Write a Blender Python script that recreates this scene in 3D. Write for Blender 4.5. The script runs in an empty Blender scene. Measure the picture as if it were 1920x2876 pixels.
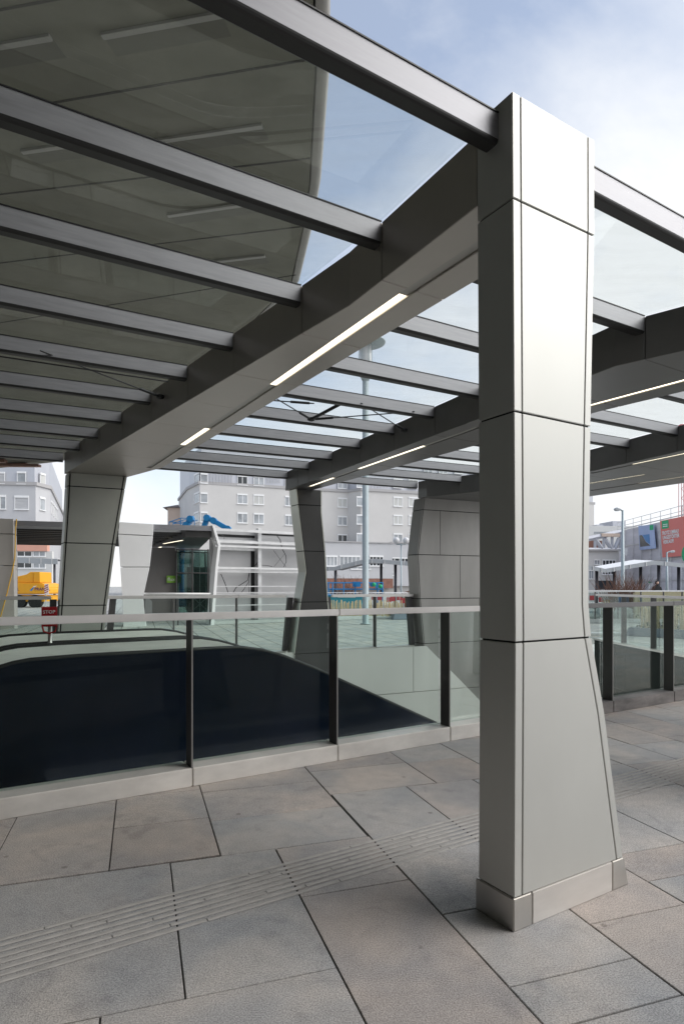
import bpy, bmesh, math, random
from mathutils import Vector, Matrix
random.seed(7)
C = bpy.context.scene.collection
R = math.radians
# ------------------------------------------------------------------ camera frame and site axes
F, CX, HY, H = 1720.0, 960.0, 1645.0, 1.5
T = math.atan2(2790, 1720)
AX = Vector((math.sin(T), math.cos(T), 0)); BX = Vector((-math.cos(T), math.sin(T), 0))
_n = math.hypot(570, 1720)
SX = Vector((1720/_n, 570/_n, 0)); TX = Vector((-570/_n, 1720/_n, 0))
def P(p, q, z=0.0): return AX*p + BX*q + Vector((0, 0, z))
def ST(s, t, z=0.0): return SX*s + TX*t + Vector((0, 0, z))
def W(u, v, d): return Vector(((u-CX)/F*d, d, H+(HY-v)/F*d))
def qF(p): return 10.72 - 0.13*p          # far edge of the canopy and of the stair well

# ------------------------------------------------------------------ materials
M = {}
def mat(name, col, rough=.6, metal=0.0, var=.0, scale=3.0, bump=0.0, bscale=60, spec=.5, stretch=None, tint=None, coat=0):
    m = bpy.data.materials.new(name); m.use_nodes = True
    nt = m.node_tree; N = nt.nodes; L = nt.links
    b = N['Principled BSDF']
    b.inputs['Roughness'].default_value = rough; b.inputs['Metallic'].default_value = metal
    b.inputs['Specular IOR Level'].default_value = spec
    b.inputs['Coat Weight'].default_value = coat
    b.inputs['Coat Roughness'].default_value = .12
    c = (*col, 1)
    b.inputs['Base Color'].default_value = c
    if var > 0 or bump > 0:
        tc = N.new('ShaderNodeTexCoord'); src = tc.outputs['Object']
        if stretch:
            mp = N.new('ShaderNodeMapping'); mp.inputs['Scale'].default_value = stretch
            L.new(src, mp.inputs['Vector']); src = mp.outputs['Vector']
    if var > 0:
        n = N.new('ShaderNodeTexNoise'); n.inputs['Scale'].default_value = scale; n.inputs['Detail'].default_value = 6
        n.inputs['Roughness'].default_value = .62
        L.new(src, n.inputs['Vector'])
        r = N.new('ShaderNodeValToRGB')
        lo = tuple(max(0, x*(1-var)) for x in col); hi = tuple(min(1, x*(1+var)) for x in (tint or col))
        r.color_ramp.elements[0].position = .3; r.color_ramp.elements[0].color = (*lo, 1)
        r.color_ramp.elements[1].position = .7; r.color_ramp.elements[1].color = (*hi, 1)
        L.new(n.outputs['Fac'], r.inputs['Fac']); L.new(r.outputs['Color'], b.inputs['Base Color'])
        mr = N.new('ShaderNodeMapRange'); mr.inputs['To Min'].default_value = max(.02, rough-.08); mr.inputs['To Max'].default_value = min(1, rough+.1)
        L.new(n.outputs['Fac'], mr.inputs['Value']); L.new(mr.outputs['Result'], b.inputs['Roughness'])
    if bump > 0:
        n2 = N.new('ShaderNodeTexNoise'); n2.inputs['Scale'].default_value = bscale; n2.inputs['Detail'].default_value = 4
        L.new(src, n2.inputs['Vector'])
        bp = N.new('ShaderNodeBump'); bp.inputs['Strength'].default_value = bump; bp.inputs['Distance'].default_value = .01
        L.new(n2.outputs['Fac'], bp.inputs['Height']); L.new(bp.outputs['Normal'], b.inputs['Normal'])
    M[name] = m; return m
def glass(name, tint, rough=.0, haze=.0, hcol=(.5, .5, .48), ior=1.45, dirt=None, refl=1.0):
    m = bpy.data.materials.new(name); m.use_nodes = True
    nt = m.node_tree; N = nt.nodes; L = nt.links; N.clear()
    out = N.new('ShaderNodeOutputMaterial'); tr = N.new('ShaderNodeBsdfTransparent'); gl = N.new('ShaderNodeBsdfGlossy')
    tr.inputs['Color'].default_value = (*tint, 1); gl.inputs['Roughness'].default_value = rough
    fr = N.new('ShaderNodeFresnel'); fr.inputs['IOR'].default_value = ior
    ml = N.new('ShaderNodeMath'); ml.operation = 'MULTIPLY'; ml.inputs[1].default_value = refl; L.new(fr.outputs[0], ml.inputs[0])
    mx = N.new('ShaderNodeMixShader'); L.new(ml.outputs[0], mx.inputs[0]); L.new(tr.outputs[0], mx.inputs[1]); L.new(gl.outputs[0], mx.inputs[2])
    last = mx
    if haze > 0:
        df = N.new('ShaderNodeBsdfDiffuse'); df.inputs['Color'].default_value = (*hcol, 1)
        tl = N.new('ShaderNodeBsdfTranslucent'); tl.inputs['Color'].default_value = (*hcol, 1)
        ad = N.new('ShaderNodeMixShader'); ad.inputs[0].default_value = .5; L.new(df.outputs[0], ad.inputs[1]); L.new(tl.outputs[0], ad.inputs[2])
        mx2 = N.new('ShaderNodeMixShader'); mx2.inputs[0].default_value = haze
        if dirt:
            tc = N.new('ShaderNodeTexCoord'); mp = N.new('ShaderNodeMapping'); mp.inputs['Scale'].default_value = dirt
            mp.inputs['Rotation'].default_value = (0, 0, .45)
            L.new(tc.outputs['Object'], mp.inputs['Vector'])
            ns = N.new('ShaderNodeTexNoise'); ns.inputs['Scale'].default_value = 1.0; ns.inputs['Detail'].default_value = 8; ns.inputs['Roughness'].default_value = .7; ns.inputs['Distortion'].default_value = 1.2
            L.new(mp.outputs['Vector'], ns.inputs['Vector'])
            mr = N.new('ShaderNodeMapRange'); mr.inputs['From Min'].default_value = .45; mr.inputs['From Max'].default_value = .75
            mr.inputs['To Min'].default_value = haze*.5; mr.inputs['To Max'].default_value = haze*2.6
            L.new(ns.outputs['Fac'], mr.inputs['Value']); L.new(mr.outputs['Result'], mx2.inputs[0])
        L.new(mx.outputs[0], mx2.inputs[1]); L.new(ad.outputs[0], mx2.inputs[2]); last = mx2
    L.new(last.outputs[0], out.inputs['Surface']); M[name] = m
def emit(name, col, s):
    m = bpy.data.materials.new(name); m.use_nodes = True; N = m.node_tree.nodes
    b = N['Principled BSDF']; b.inputs['Base Color'].default_value = (.8, .8, .75, 1)
    b.inputs['Emission Color'].default_value = (*col, 1); b.inputs['Emission Strength'].default_value = s; M[name] = m

mat('panel', (.62, .62, .59), .48, .46, var=.035, scale=1.3, bump=.012, bscale=3, stretch=(1.3, 1.3, .8))
mat('beam_one', (.50, .465, .43), .38, .65, var=.06, scale=1.5, bump=.01, bscale=3)
mat('panel_far', (.52, .52, .47), .36, .75, var=.07, scale=1.5, bump=.01, bscale=3)
mat('panel_dark', (.21, .205, .195), .34, .75, var=.10, scale=1.6)
mat('panel_stained', (.31, .30, .285), .36, .6, var=.13, scale=1.1, stretch=(1.6, 1.6, .4))
mat('beam_paint', (.34, .325, .30), .36, .4, var=.05, scale=2)
mat('core', (.012, .012, .012), .9)
mat('purlin', (.31, .31, .33), .46, .6, var=.10, scale=4, stretch=(1, 1, 12))
mat('steel', (.62, .60, .57), .30, .85, var=.10, scale=5, stretch=(1, 1, 6), bump=.02, bscale=30)
mat('steel_kerb', (.82, .785, .745), .40, .35, var=.15, scale=1.8, stretch=(1, 1, 2.0), bump=.03, bscale=12)
mat('post', (.085, .08, .08), .45, .3)
mat('post_edge', (.30, .29, .28), .45, .5)
mat('car_green', (.05, .10, .085), .3, .2, var=.3, scale=1)
mat('rail_pale', (.66, .66, .66), .5, .2, var=.1, scale=3)
mat('slat_grey', (.34, .34, .35), .5, .3, var=.05)
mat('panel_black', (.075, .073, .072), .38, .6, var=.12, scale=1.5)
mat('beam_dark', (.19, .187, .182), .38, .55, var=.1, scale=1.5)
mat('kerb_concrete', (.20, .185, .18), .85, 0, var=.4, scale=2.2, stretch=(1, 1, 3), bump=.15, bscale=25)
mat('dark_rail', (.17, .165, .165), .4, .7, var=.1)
mat('black', (.012, .012, .013), .45)
mat('navy_panel', (.003, .010, .021), .12, 0, var=.45, scale=.9, tint=(.008, .010, .021), spec=.10)
mat('esc_steel', (.88, .88, .84), .45, .0, var=.12, scale=2, stretch=(1, 1, 8))
mat('white_wall', (.70, .70, .67), .55, 0, var=.05, scale=.8)
mat('dark_wall', (.035, .042, .038), .85, 0, var=.15, scale=1, spec=.08)
mat('soffit', (.225, .22, .175), .85, 0, var=.12, scale=.9, bump=.04, bscale=8, tint=(.24, .235, .19))
mat('soffit_edge', (.40, .385, .36), .7, 0, var=.10, scale=3, bump=.05, bscale=30)
mat('soffit_slot', (.185, .18, .15), .8)
mat('skirt_steel', (.60, .58, .55), .36, .85, var=.1, scale=4, bump=.02, bscale=30)
mat('skirt', (.70, .665, .63), .45, .25, var=.07, scale=3, stretch=(1, 1, 4), bump=.02, bscale=20)
mat('rail_steel', (.76, .73, .71), .34, .55, var=.06, scale=4, bump=.02, bscale=30)
mat('diffuser', (.42, .41, .38), .4)
mat('rib', (.43, .408, .388), .8, 0, var=.14, scale=14, bump=.2, bscale=120)
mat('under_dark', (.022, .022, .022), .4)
mat('joint', (.055, .052, .048), .95, var=.3, scale=8)
mat('mast', (.36, .42, .44), .45, .3, var=.05)
mat('white_paint', (.78, .78, .77), .45)
mat('dusty_white', (.80, .80, .80), .5, 0, var=.03, scale=1)
mat('beige_panel', (.50, .47, .44), .45, .1, var=.04, scale=1)
mat('render_grey', (.58, .565, .55), .9, 0, var=.05, scale=.25)
mat('render_blue', (.50, .50, .515), .9, 0, var=.05, scale=.25)
mat('render_pale', (.60, .60, .59), .9, 0, var=.05, scale=.25)
mat('zinc', (.50, .51, .55), .5, .3, var=.05, scale=.5)
mat('cornice', (.40, .39, .39), .8)
mat('salmon', (.62, .33, .25), .8, var=.06, scale=.5)
mat('house_beige', (.60, .48, .40), .9, var=.05, scale=.3)
mat('roof_brown', (.16, .13, .12), .8)
mat('frame_white', (.80, .80, .80), .5)
mat('pane_grey', (.33, .35, .37), .15, 0, var=.45, scale=.35, spec=.7)
mat('pane_curtain', (.52, .52, .50), .4, 0, var=.15, scale=2, stretch=(3, 3, .3))
mat('pane_dark', (.03, .035, .04), .1, spec=.7)
mat('blind', (.46, .46, .47), .5, 0, var=.25, scale=3, stretch=(.2, .2, 8))
mat('brick', (.24, .12, .09), .9, var=.25, scale=1.5)
mat('earth', (.22, .13, .085), .95, var=.4, scale=3, bump=.3, bscale=6)
mat('blue_paint', (.02, .22, .50), .45, .1, var=.12, scale=2)
mat('teal_paint', (.02, .25, .33), .5, var=.1)
mat('yellow_paint', (.80, .38, .012), .4, 0, var=.04)
mat('hose', (.72, .42, .04), .5)
mat('purple_text', (.09, .03, .12), .6)
mat('red_paint', (.42, .05, .06), .5, var=.1)
mat('sign_red', (.42, .018, .025), .4)
mat('green_sign', (.22, .46, .06), .5, var=.05)
mat('bronze_wall', (.19, .18, .175), .6, 0, var=.12, scale=.7, stretch=(1.5, 1.5, .5))
mat('backing', (.41, .41, .415), .7, 0, var=.08, scale=.8)
mat('galv', (.60, .60, .60), .42, .55, var=.12, scale=3)
mat('cable', (.05, .05, .05), .6)
mat('shelter_dark', (.07, .07, .085), .5, .3)
mat('shelter_edge', (.40, .42, .44), .45, .5, var=.06)
mat('bamboo', (.66, .52, .31), .7, 0, var=.25, scale=4)
mat('planter', (.20, .235, .28), .6, .1, var=.08)
mat('soil', (.06, .045, .03), 1.0, var=.3, scale=8)
mat('plywood', (.52, .42, .28), .8, 0, var=.14, scale=1.2)
mat('pale_stone', (.52, .53, .52), .7, 0, var=.08)
mat('twig', (.16, .085, .06), .9)
mat('leaf', (.07, .12, .03), .8, var=.3)
mat('net', (.58, .555, .58), .9, 0, var=.16, scale=.6, stretch=(.4, .4, 2.5))
mat('poster_red', (.68, .20, .17), .7)
mat('poster_blue', (.38, .46, .66), .6, 0, var=.12, scale=.3)
mat('poster_deep', (.10, .25, .50), .6)
mat('green_logo', (.02, .38, .16), .6)
mat('skin', (.55, .36, .27), .6)
mat('cloth', (.02, .02, .022), .9)
mat('denim', (.04, .05, .09), .9)
mat('globe', (.62, .62, .63), .25, spec=.6)
mat('rubber', (.02, .02, .02), .8)
mat('orange_brown', (.26, .15, .11), .6, 0, var=.4, scale=1.2)
mat('fascia_gloss', (.30, .30, .30), .12, .85)
glass('rail_glass', (.90, .945, .925), haze=.004, hcol=(.5, .62, .58), refl=.25)
glass('roof_glass', (.955, .97, .962), haze=.028, hcol=(.55, .55, .48), dirt=(1.5, 5.5, 1), refl=.10)
glass('lift_glass', (.60, .70, .67), haze=.04, hcol=(.3, .4, .37), refl=1.0)
emit('lamp_lit', (1.0, .90, .68), 1.7)
# paving: tone of each slab stored on the slab, grain and stains by noise
def paving(name, base, attr=True):
    m = bpy.data.materials.new(name); m.use_nodes = True; nt = m.node_tree; N = nt.nodes; L = nt.links
    b = N['Principled BSDF']; b.inputs['Roughness'].default_value = .72; b.inputs['Specular IOR Level'].default_value = .35
    tc = N.new('ShaderNodeTexCoord')
    def noise(sc, det, dis=0):
        n = N.new('ShaderNodeTexNoise'); n.inputs['Scale'].default_value = sc; n.inputs['Detail'].default_value = det
        n.inputs['Distortion'].default_value = dis; L.new(tc.outputs['Object'], n.inputs['Vector']); return n
    def mul(a, bb):
        x = N.new('ShaderNodeMix'); x.data_type = 'RGBA'; x.blend_type = 'MULTIPLY'; x.inputs[0].default_value = 1
        L.new(a, x.inputs[6]); L.new(bb, x.inputs[7]); return x.outputs[2]
    def ramp(n, a, c, lo, hi):
        r = N.new('ShaderNodeValToRGB'); r.color_ramp.elements[0].position = lo; r.color_ramp.elements[1].position = hi
        r.color_ramp.elements[0].color = (*a, 1); r.color_ramp.elements[1].color = (*c, 1); L.new(n.outputs['Fac'], r.inputs['Fac']); return r.outputs['Color']
    if attr:
        at = N.new('ShaderNodeAttribute'); at.attribute_name = 'tone'; col = at.outputs['Color']
    else:
        bk = N.new('ShaderNodeTexBrick'); bk.offset = .37; bk.inputs['Scale'].default_value = 1; bk.inputs['Mortar Size'].default_value = .012
        bk.inputs['Brick Width'].default_value = 1.1; bk.inputs['Row Height'].default_value = .57
        bk.inputs['Color1'].default_value = (*base, 1); bk.inputs['Color2'].default_value = (*[x*.86 for x in base], 1); bk.inputs['Mortar'].default_value = (.07, .07, .065, 1)
        mp = N.new('ShaderNodeMapping'); mp.inputs['Rotation'].default_value = (0, 0, 1.25); L.new(tc.outputs['Object'], mp.inputs['Vector']); L.new(mp.outputs['Vector'], bk.inputs['Vector'])
        col = bk.outputs['Color']
    col = mul(col, ramp(noise(165, 3), (.62, .62, .62), (1.30, 1.295, 1.29), .32, .68))
    col = mul(col, ramp(noise(1.7, 6, .6), (.80, .82, .86), (1.14, 1.07, 1.02), .34, .66))
    col = mul(col, ramp(noise(11, 5), (.93, .93, .93), (1.06, 1.06, 1.06), .3, .7))
    vo = N.new('ShaderNodeTexVoronoi'); vo.inputs['Scale'].default_value = 2.3; vo.inputs['Randomness'].default_value = 1; L.new(tc.outputs['Object'], vo.inputs['Vector'])
    vr = N.new('ShaderNodeValToRGB'); vr.color_ramp.elements[0].position = .028; vr.color_ramp.elements[0].color = (.62, .61, .60, 1); vr.color_ramp.elements[1].position = .045; vr.color_ramp.elements[1].color = (1, 1, 1, 1)
    L.new(vo.outputs['Distance'], vr.inputs['Fac']); col = mul(col, vr.outputs['Color'])
    col = mul(col, ramp(noise(4.3, 7, 1.5), (.84, .84, .85), (1, 1, 1), .30, .42))
    L.new(col, b.inputs['Base Color'])
    bp = N.new('ShaderNodeBump'); bp.inputs['Strength'].default_value = .35; bp.inputs['Distance'].default_value = .004
    L.new(noise(150, 4).outputs['Fac'], bp.inputs['Height']); L.new(bp.outputs['Normal'], b.inputs['Normal'])
    M[name] = m
paving('slab', (.25, .245, .235)); paving('plaza', (.50, .505, .48), attr=False)

# ------------------------------------------------------------------ mesh builder
class MB:
    def __init__(s): s.bm = bmesh.new()
    def poly(s, pts):
        return s.bm.faces.new([s.bm.verts.new(Vector(p)) for p in pts])
    def ext(s, pts, vec):
        """closed prism: polygon pts swept by vec"""
        vec = Vector(vec); a = [s.bm.verts.new(Vector(p)) for p in pts]; b = [s.bm.verts.new(Vector(p)+vec) for p in pts]
        n = len(pts); fs = [s.bm.faces.new(a), s.bm.faces.new(b[::-1])]
        for i in range(n): fs.append(s.bm.faces.new((a[i], b[i], b[(i+1) % n], a[(i+1) % n])))
        bmesh.ops.recalc_face_normals(s.bm, faces=fs); return s
    def obox(s, o, ex, ey, ez):
        o = Vector(o); ex = Vector(ex); ey = Vector(ey); return s.ext([o, o+ex, o+ex+ey, o+ey], ez)
    def pq(s, p0, p1, q0, q1, z0, z1): return s.ext([P(p0, q0, z0), P(p1, q0, z0), P(p1, q1, z0), P(p0, q1, z0)], (0, 0, z1-z0))
    def box(s, c, sx, sy, sz, rz=0):
        c = Vector(c); a = Vector((math.cos(rz), math.sin(rz), 0)); b = Vector((-math.sin(rz), math.cos(rz), 0))
        return s.obox(c-a*sx/2-b*sy/2-Vector((0, 0, sz/2)), a*sx, b*sy, (0, 0, sz))
    def tube(s, path, r, n=8, cap=True):
        path = [Vector(p) for p in path]; rings = []; rr = r if isinstance(r, (list, tuple)) else [r]*len(path)
        up = Vector((0, 0, 1))
        for i, p in enumerate(path):
            d = (path[min(i+1, len(path)-1)]-path[max(i-1, 0)]).normalized()
            x = d.cross(up if abs(d.z) < .95 else Vector((1, 0, 0))).normalized(); y = d.cross(x).normalized()
            rings.append([s.bm.verts.new(p+(x*math.cos(2*math.pi*k/n)+y*math.sin(2*math.pi*k/n))*rr[i]) for k in range(n)])
        fs = []
        for a, b in zip(rings, rings[1:]):
            for k in range(n): fs.append(s.bm.faces.new((a[k], a[(k+1) % n], b[(k+1) % n], b[k])))
        if cap: fs.append(s.bm.faces.new(rings[0][::-1])); fs.append(s.bm.faces.new(rings[-1]))
        bmesh.ops.recalc_face_normals(s.bm, faces=fs)
        for f in fs: f.smooth = n > 6 and len(f.verts) == 4
        return s
    def lathe(s, c, prof, n=24, smooth=True):
        """profile of (radius, height) turned round the vertical through c"""
        c = Vector(c); rings = []
        for r, z in prof: rings.append([s.bm.verts.new(c+Vector((r*math.cos(2*math.pi*k/n), r*math.sin(2*math.pi*k/n), z))) for k in range(n)])
        fs = []
        for a, b in zip(rings, rings[1:]):
            for k in range(n): fs.append(s.bm.faces.new((a[k], a[(k+1) % n], b[(k+1) % n], b[k])))
        fs.append(s.bm.faces.new(rings[0][::-1])); fs.append(s.bm.faces.new(rings[-1]))
        bmesh.ops.recalc_face_normals(s.bm, faces=fs)
        for f in fs: f.smooth = smooth and len(f.verts) == 4
        return s
    def ball(s, c, r, seg=16):
        return s.lathe(c, [(max(.001, r*math.sin(math.pi*k/seg)), -r*math.cos(math.pi*k/seg)) for k in range(seg+1)], seg*2)
    def text(s, body, o, ex, ez, h, bold=0.0):
        """flat lettering standing at o, reading along ex, up ez, capital height h, 4 mm thick"""
        cu = bpy.data.curves.new('lettering', 'FONT'); cu.body = body; cu.size = 1; cu.extrude = .012; cu.offset = bold; cu.resolution_u = 2
        ob = bpy.data.objects.new('lettering', cu); C.objects.link(ob); dg = bpy.context.evaluated_depsgraph_get()
        me = bpy.data.meshes.new_from_object(ob.evaluated_get(dg)); bpy.data.objects.remove(ob); bpy.data.curves.remove(cu)
        ex = Vector(ex).normalized(); ez = Vector(ez).normalized(); en = ex.cross(ez); k = h/.7
        mx = Matrix(((ex.x*k, ez.x*k, en.x*.3, o[0]), (ex.y*k, ez.y*k, en.y*.3, o[1]), (ex.z*k, ez.z*k, en.z*.3, o[2]), (0, 0, 0, 1)))
        me.transform(mx); s.bm.from_mesh(me); bpy.data.meshes.remove(me); return s
    def bevel(s, w, seg=1):
        bmesh.ops.remove_doubles(s.bm, verts=s.bm.verts, dist=1e-6)
        es = [e for e in s.bm.edges if len(e.link_faces) == 2 and e.calc_face_angle(0) > .5]
        bmesh.ops.bevel(s.bm, geom=es, offset=w, segments=seg, affect='EDGES', clamp_overlap=True); return s
    def build(s, name, m, parent=None, label=None, cat=None, group=None, kind=None):
        me = bpy.data.meshes.new(name)
        if parent is not None:
            o = parent; off = Vector((0, 0, 0))
            while o is not None: off += o.location; o = o.parent
            bmesh.ops.translate(s.bm, verts=s.bm.verts, vec=-off)
        s.bm.to_mesh(me); s.bm.free(); ob = bpy.data.objects.new(name, me); C.objects.link(ob)
        for x in (m if isinstance(m, (list, tuple)) else [m]): me.materials.append(M[x])
        if parent is not None: ob.parent = parent
        tag(ob, label, cat, group, kind); return ob
def tag(o, label=None, cat=None, group=None, kind=None):
    if label: o['label'] = label
    if cat: o['category'] = cat
    if group: o['group'] = group
    if kind: o['kind'] = kind
    return o
def thing(name, loc, label, cat, group=None):
    o = bpy.data.objects.new(name, None); o.empty_display_size = .2; C.objects.link(o); o.location = loc; return tag(o, label, cat, group)
def copy_tree(o, loc=None, parent=None, label=None, rz=None):
    c = o.copy(); C.objects.link(c)
    if parent is not None: c.parent = parent
    if loc is not None: c.location = loc
    if rz is not None: c.rotation_euler.z = rz
    if label: c['label'] = label
    for ch in [k for k in bpy.data.objects if k.parent == o]: copy_tree(ch, parent=c)
    return c
def lin(pts, x):
    if x <= pts[0][0]: return pts[0][1]
    for (a, ya), (b, yb) in zip(pts, pts[1:]):
        if x <= b: return ya+(yb-ya)*(x-a)/(b-a) if b > a else yb
    return pts[-1][1]

# ------------------------------------------------------------------ ground, well, paving
WELL_R = [(10.85, 4.62), (13.85, 10.05)]
WX0 = .55
g = MB()
def gq(pts, z=-.012): g.poly([P(p, q, z) for p, q in pts])
gq([(-500, -500), (500, -500), (500, 4.62), (-500, 4.62)])
gq([(-500, 4.62), (WX0, 4.62), (WX0, 10.6), (-500, 10.6)])
gq([(10.85, 4.62), (500, 4.62), (500, 10.05), (13.85, 10.05)])
gq([(-500, 10.6), (WX0, 10.6), (2, 10.45), (9.3, 9.45), (13.85, 10.05), (500, 10.05), (500, 900), (-500, 900)])
g.build('ground', 'plaza', kind='structure')
g = MB(); g.poly([P(-2, 4.0, -5.2), P(16, 4.0, -5.2), P(16, 12, -5.2), P(-2, 12, -5.2)]); g.build('lower_floor', 'dark_wall', kind='structure')

slabs = MB(); lay = slabs.bm.loops.layers.float_color.new('tone')
GREY = [(.438, .432, .425), (.420, .420, .417), (.447, .439, .430), (.430, .426, .420)]; TAN = [(.449, .416, .393), (.455, .425, .402), (.440, .407, .385)]
def clip(poly, f):
    out = []
    for i, a in enumerate(poly):
        b = poly[(i+1) % len(poly)]; fa, fb = f(a), f(b)
        if fa <= 0: out.append(a)
        if (fa < 0 < fb) or (fb < 0 < fa): out.append(a+(b-a)*(fa/(fa-fb)))
    return out
def slab(s0, s1, t0, t1, tan=None):
    k = .0034; poly = [ST(s0+k, t0+k), ST(s1-k, t0+k), ST(s1-k, t1-k), ST(s0+k, t1-k)]
    poly = clip(poly, lambda v: v.dot(BX)-4.6)
    if len(poly) < 3: return
    c = random.choice(TAN if (tan if tan is not None else random.random() < .4) else GREY); j = random.uniform(.95, 1.04)
    dz = random.uniform(-.0015, .0015)
    top = [v+Vector((0, 0, dz)) for v in poly]; lo = [v+Vector((0, 0, -.011)) for v in poly]
    ins = .0035; cen = sum(top, Vector())/len(top)
    up = [slabs.bm.verts.new(v+(cen-v).normalized()*ins) for v in top]
    md = [slabs.bm.verts.new(v-Vector((0, 0, .003))) for v in top]; dn = [slabs.bm.verts.new(v) for v in lo]
    fs = [slabs.bm.faces.new(up)]
    for i in range(len(poly)):
        i2 = (i+1) % len(poly)
        fs.append(slabs.bm.faces.new((md[i], md[i2], up[i2], up[i]))); fs.append(slabs.bm.faces.new((dn[i], dn[i2], md[i2], md[i])))
    for f in fs:
        for l in f.loops: l[lay] = (c[0]*j, c[1]*j, c[2]*j, 1)
def col(s0, s1, ts, tans=None):
    for i, (a, b) in enumerate(zip(ts, ts[1:])): slab(s0, s1, a, b, None if tans is None else tans[i])
# slabs as laid in front of the rail
slab(-.75, -.15, 3.45, 4.6, True); col(-.15, .43, [3.45, 4.03, 4.6, 5.2], [True, True, True]); col(.43, 1.30, [3.43, 3.96, 4.53, 5.2], [False, True, True])
col(-1.35, -.75, [3.45, 4.05, 5.2]); col(-1.95, -1.35, [3.45, 4.6, 5.2]); col(-2.55, -1.95, [3.45, 4.05, 5.2]); col(-.75, -.15, [4.6, 5.2])
slab(-.99, .16, 2.29, 3.44, False); slab(.16, .738, 2.29, 3.435, False); col(.738, 1.31, [1.15, 2.86, 3.43], [True, True]); slab(-2.1, -.99, 2.29, 3.44, False)
slab(-.128, .738, 1.15, 2.29, False); slab(-.7, -.128, 1.15, 2.29, False); slab(-1.3, -.7, 1.15, 2.29); slab(-2.1, -1.3, 1.15, 2.29)
for a in (-2.1, -1.3, -.4, .17, .74): col(a, a+.57 if a > -.5 else a+.8, [-1.2, -.1, .55, 1.15])
col(1.31, 1.893, [-1.2, 0, .6, 1.16, 1.74, 1.975, 2.505, 3.12, 4.2], [0, 1, 0, 0, 0, 0, 0, 0]); col(1.893, 2.445, [-1.2, 0, 1.1, 1.66, 2.23, 2.8, 3.2, 4.19], [0, 0, 0, 1, 1, 0, 1])
col(2.445, 3.02, [-1.2, 0, .8, 1.9, 2.46, 2.76, 3.3, 4.17], [0, 1, 0, 0, 1, 0, 0]); col(3.02, 3.86, [-1.2, .4, 1.6, 2.2, 2.76, 3.6, 4.15], [0] * 6)
col(1.30, 2.147, [4.2, 4.76, 5.3, 6], [1, 1, 0]); col(2.147, 2.715, [4.19, 4.74, 5.3, 6], [1, 0, 0]); col(2.715, 3.3, [4.16, 4.72, 5.3, 6.2]); col(3.3, 3.86, [4.15, 5.3, 6.4])
col(3.86, 4.405, [-1, 0, 1.1, 2.4, 2.98, 3.55, 4.11, 4.64, 5.2, 5.8, 6.6]); col(4.405, 4.94, [-1, 0, 1.6, 2.0, 3.1, 4.09, 4.62, 5.41, 6.6, 7.2])
s = 4.94
while s < 12:
    t = -1.5; w = random.choice((.55, .57, .85)); ts = [t]
    while t < 9: t += random.choice((.57, .57, 1.13)); ts.append(t)
    col(s, s+w, ts); s += w
for i in range(4):
    t = -1.2; ts = [t]
    while t < 5: t += random.choice((.57, 1.13)); ts.append(t)
    col(-2.67-.57*i if i else -2.67, -2.1-.57*i, ts) if False else None
slabs.build('paving', 'slab', kind='structure')
g = MB()
g.poly([ST(-3, -2, -.0085), ST(12.2, -2, -.0085), ST(12.2, 1.0, -.0085), ST(-3, 1.0, -.0085)])
bed = clip([ST(-3, 1.0), ST(12.2, 1.0), ST(12.2, 10), ST(-3, 10)], lambda v: v.dot(BX)-4.6)
g.poly([v+Vector((0, 0, -.0085)) for v in bed]); g.build('paving_bed', 'joint', kind='structure')
# ribs of the guiding strip, cut along the rail direction
g = MB()
for i in range(8):
    q = 2.652+i*.0445
    p = -2.2
    while p < 9.5:
        L_ = random.uniform(.5, 1.2)
        w = .010
        g.ext([P(p, q-w-.004, .0017), P(p, q-w+.003, .0046), P(p, q+w-.003, .0046), P(p, q+w+.004, .0017)], AX*(min(9.6, p+L_)-p-.006)); p += L_
g.build('guiding_strip', 'rib', kind='structure')
# ------------------------------------------------------------------ well walls
def wall_q(p): return qF(p)-.17
wf = thing('well_wall', P(6, wall_q(6), -1), 'pale panelled wall below the far railing, cut off on a slant beside the dark wall', 'wall')
def wallpanels(panels, m, name, parent, th=.06, off=0):
    b = MB()
    for pts in panels: b.ext([P(p, wall_q(p)+off, z) for p, z in pts], BX*th)
    return b.build(name, m, parent)
k = .006
wallpanels([[(WX0, .29), (7.55, .29), (7.55, -.60), (WX0, -.60)], [(7.562, .29), (7.86, .29), (8.83, -.60), (7.562, -.60)],
            [(WX0, -.612), (8.36, -.612), (8.36, -3.2), (WX0, -3.2)], [(8.372, -.612), (8.842, -.612), (11.6, -3.2), (8.372, -3.2)]], 'white_wall', 'panel', wf)
wallpanels([[(WX0, .28), (7.86, .28), (11.5, -3.1), (WX0, -3.1)]], 'core', 'backing', wf, .04, .065)
dw = thing('dark_well_wall', P(12.3, 7.3, -1), 'dark panelled wall closing the right end of the stair well', 'wall')
a, b_ = P(*WELL_R[0]), P(*WELL_R[1]); e = (b_-a).normalized(); nrm = Vector((-e.y, e.x, 0))
mb = MB(); L_ = (b_-a).length
for i in range(4):
    for z0, z1 in ((-.95, .10), (-3, -.96)):
        mb.obox(a+e*(L_*i/4+.006)+Vector((0, 0, z0)), e*(L_/4-.012), -nrm*.06, (0, 0, z1-z0))
mb.build('panel', 'dark_wall', dw)
MB().obox(a+Vector((0, 0, .10))+nrm*.03, e*L_, -nrm*.22, (0, 0, .045)).build('coping', 'steel', dw)
MB().obox(a+Vector((0, 0, -3))-nrm*.062, e*L_, -nrm*.05, (0, 0, 3.09)).build('backing', 'core', dw)

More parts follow.
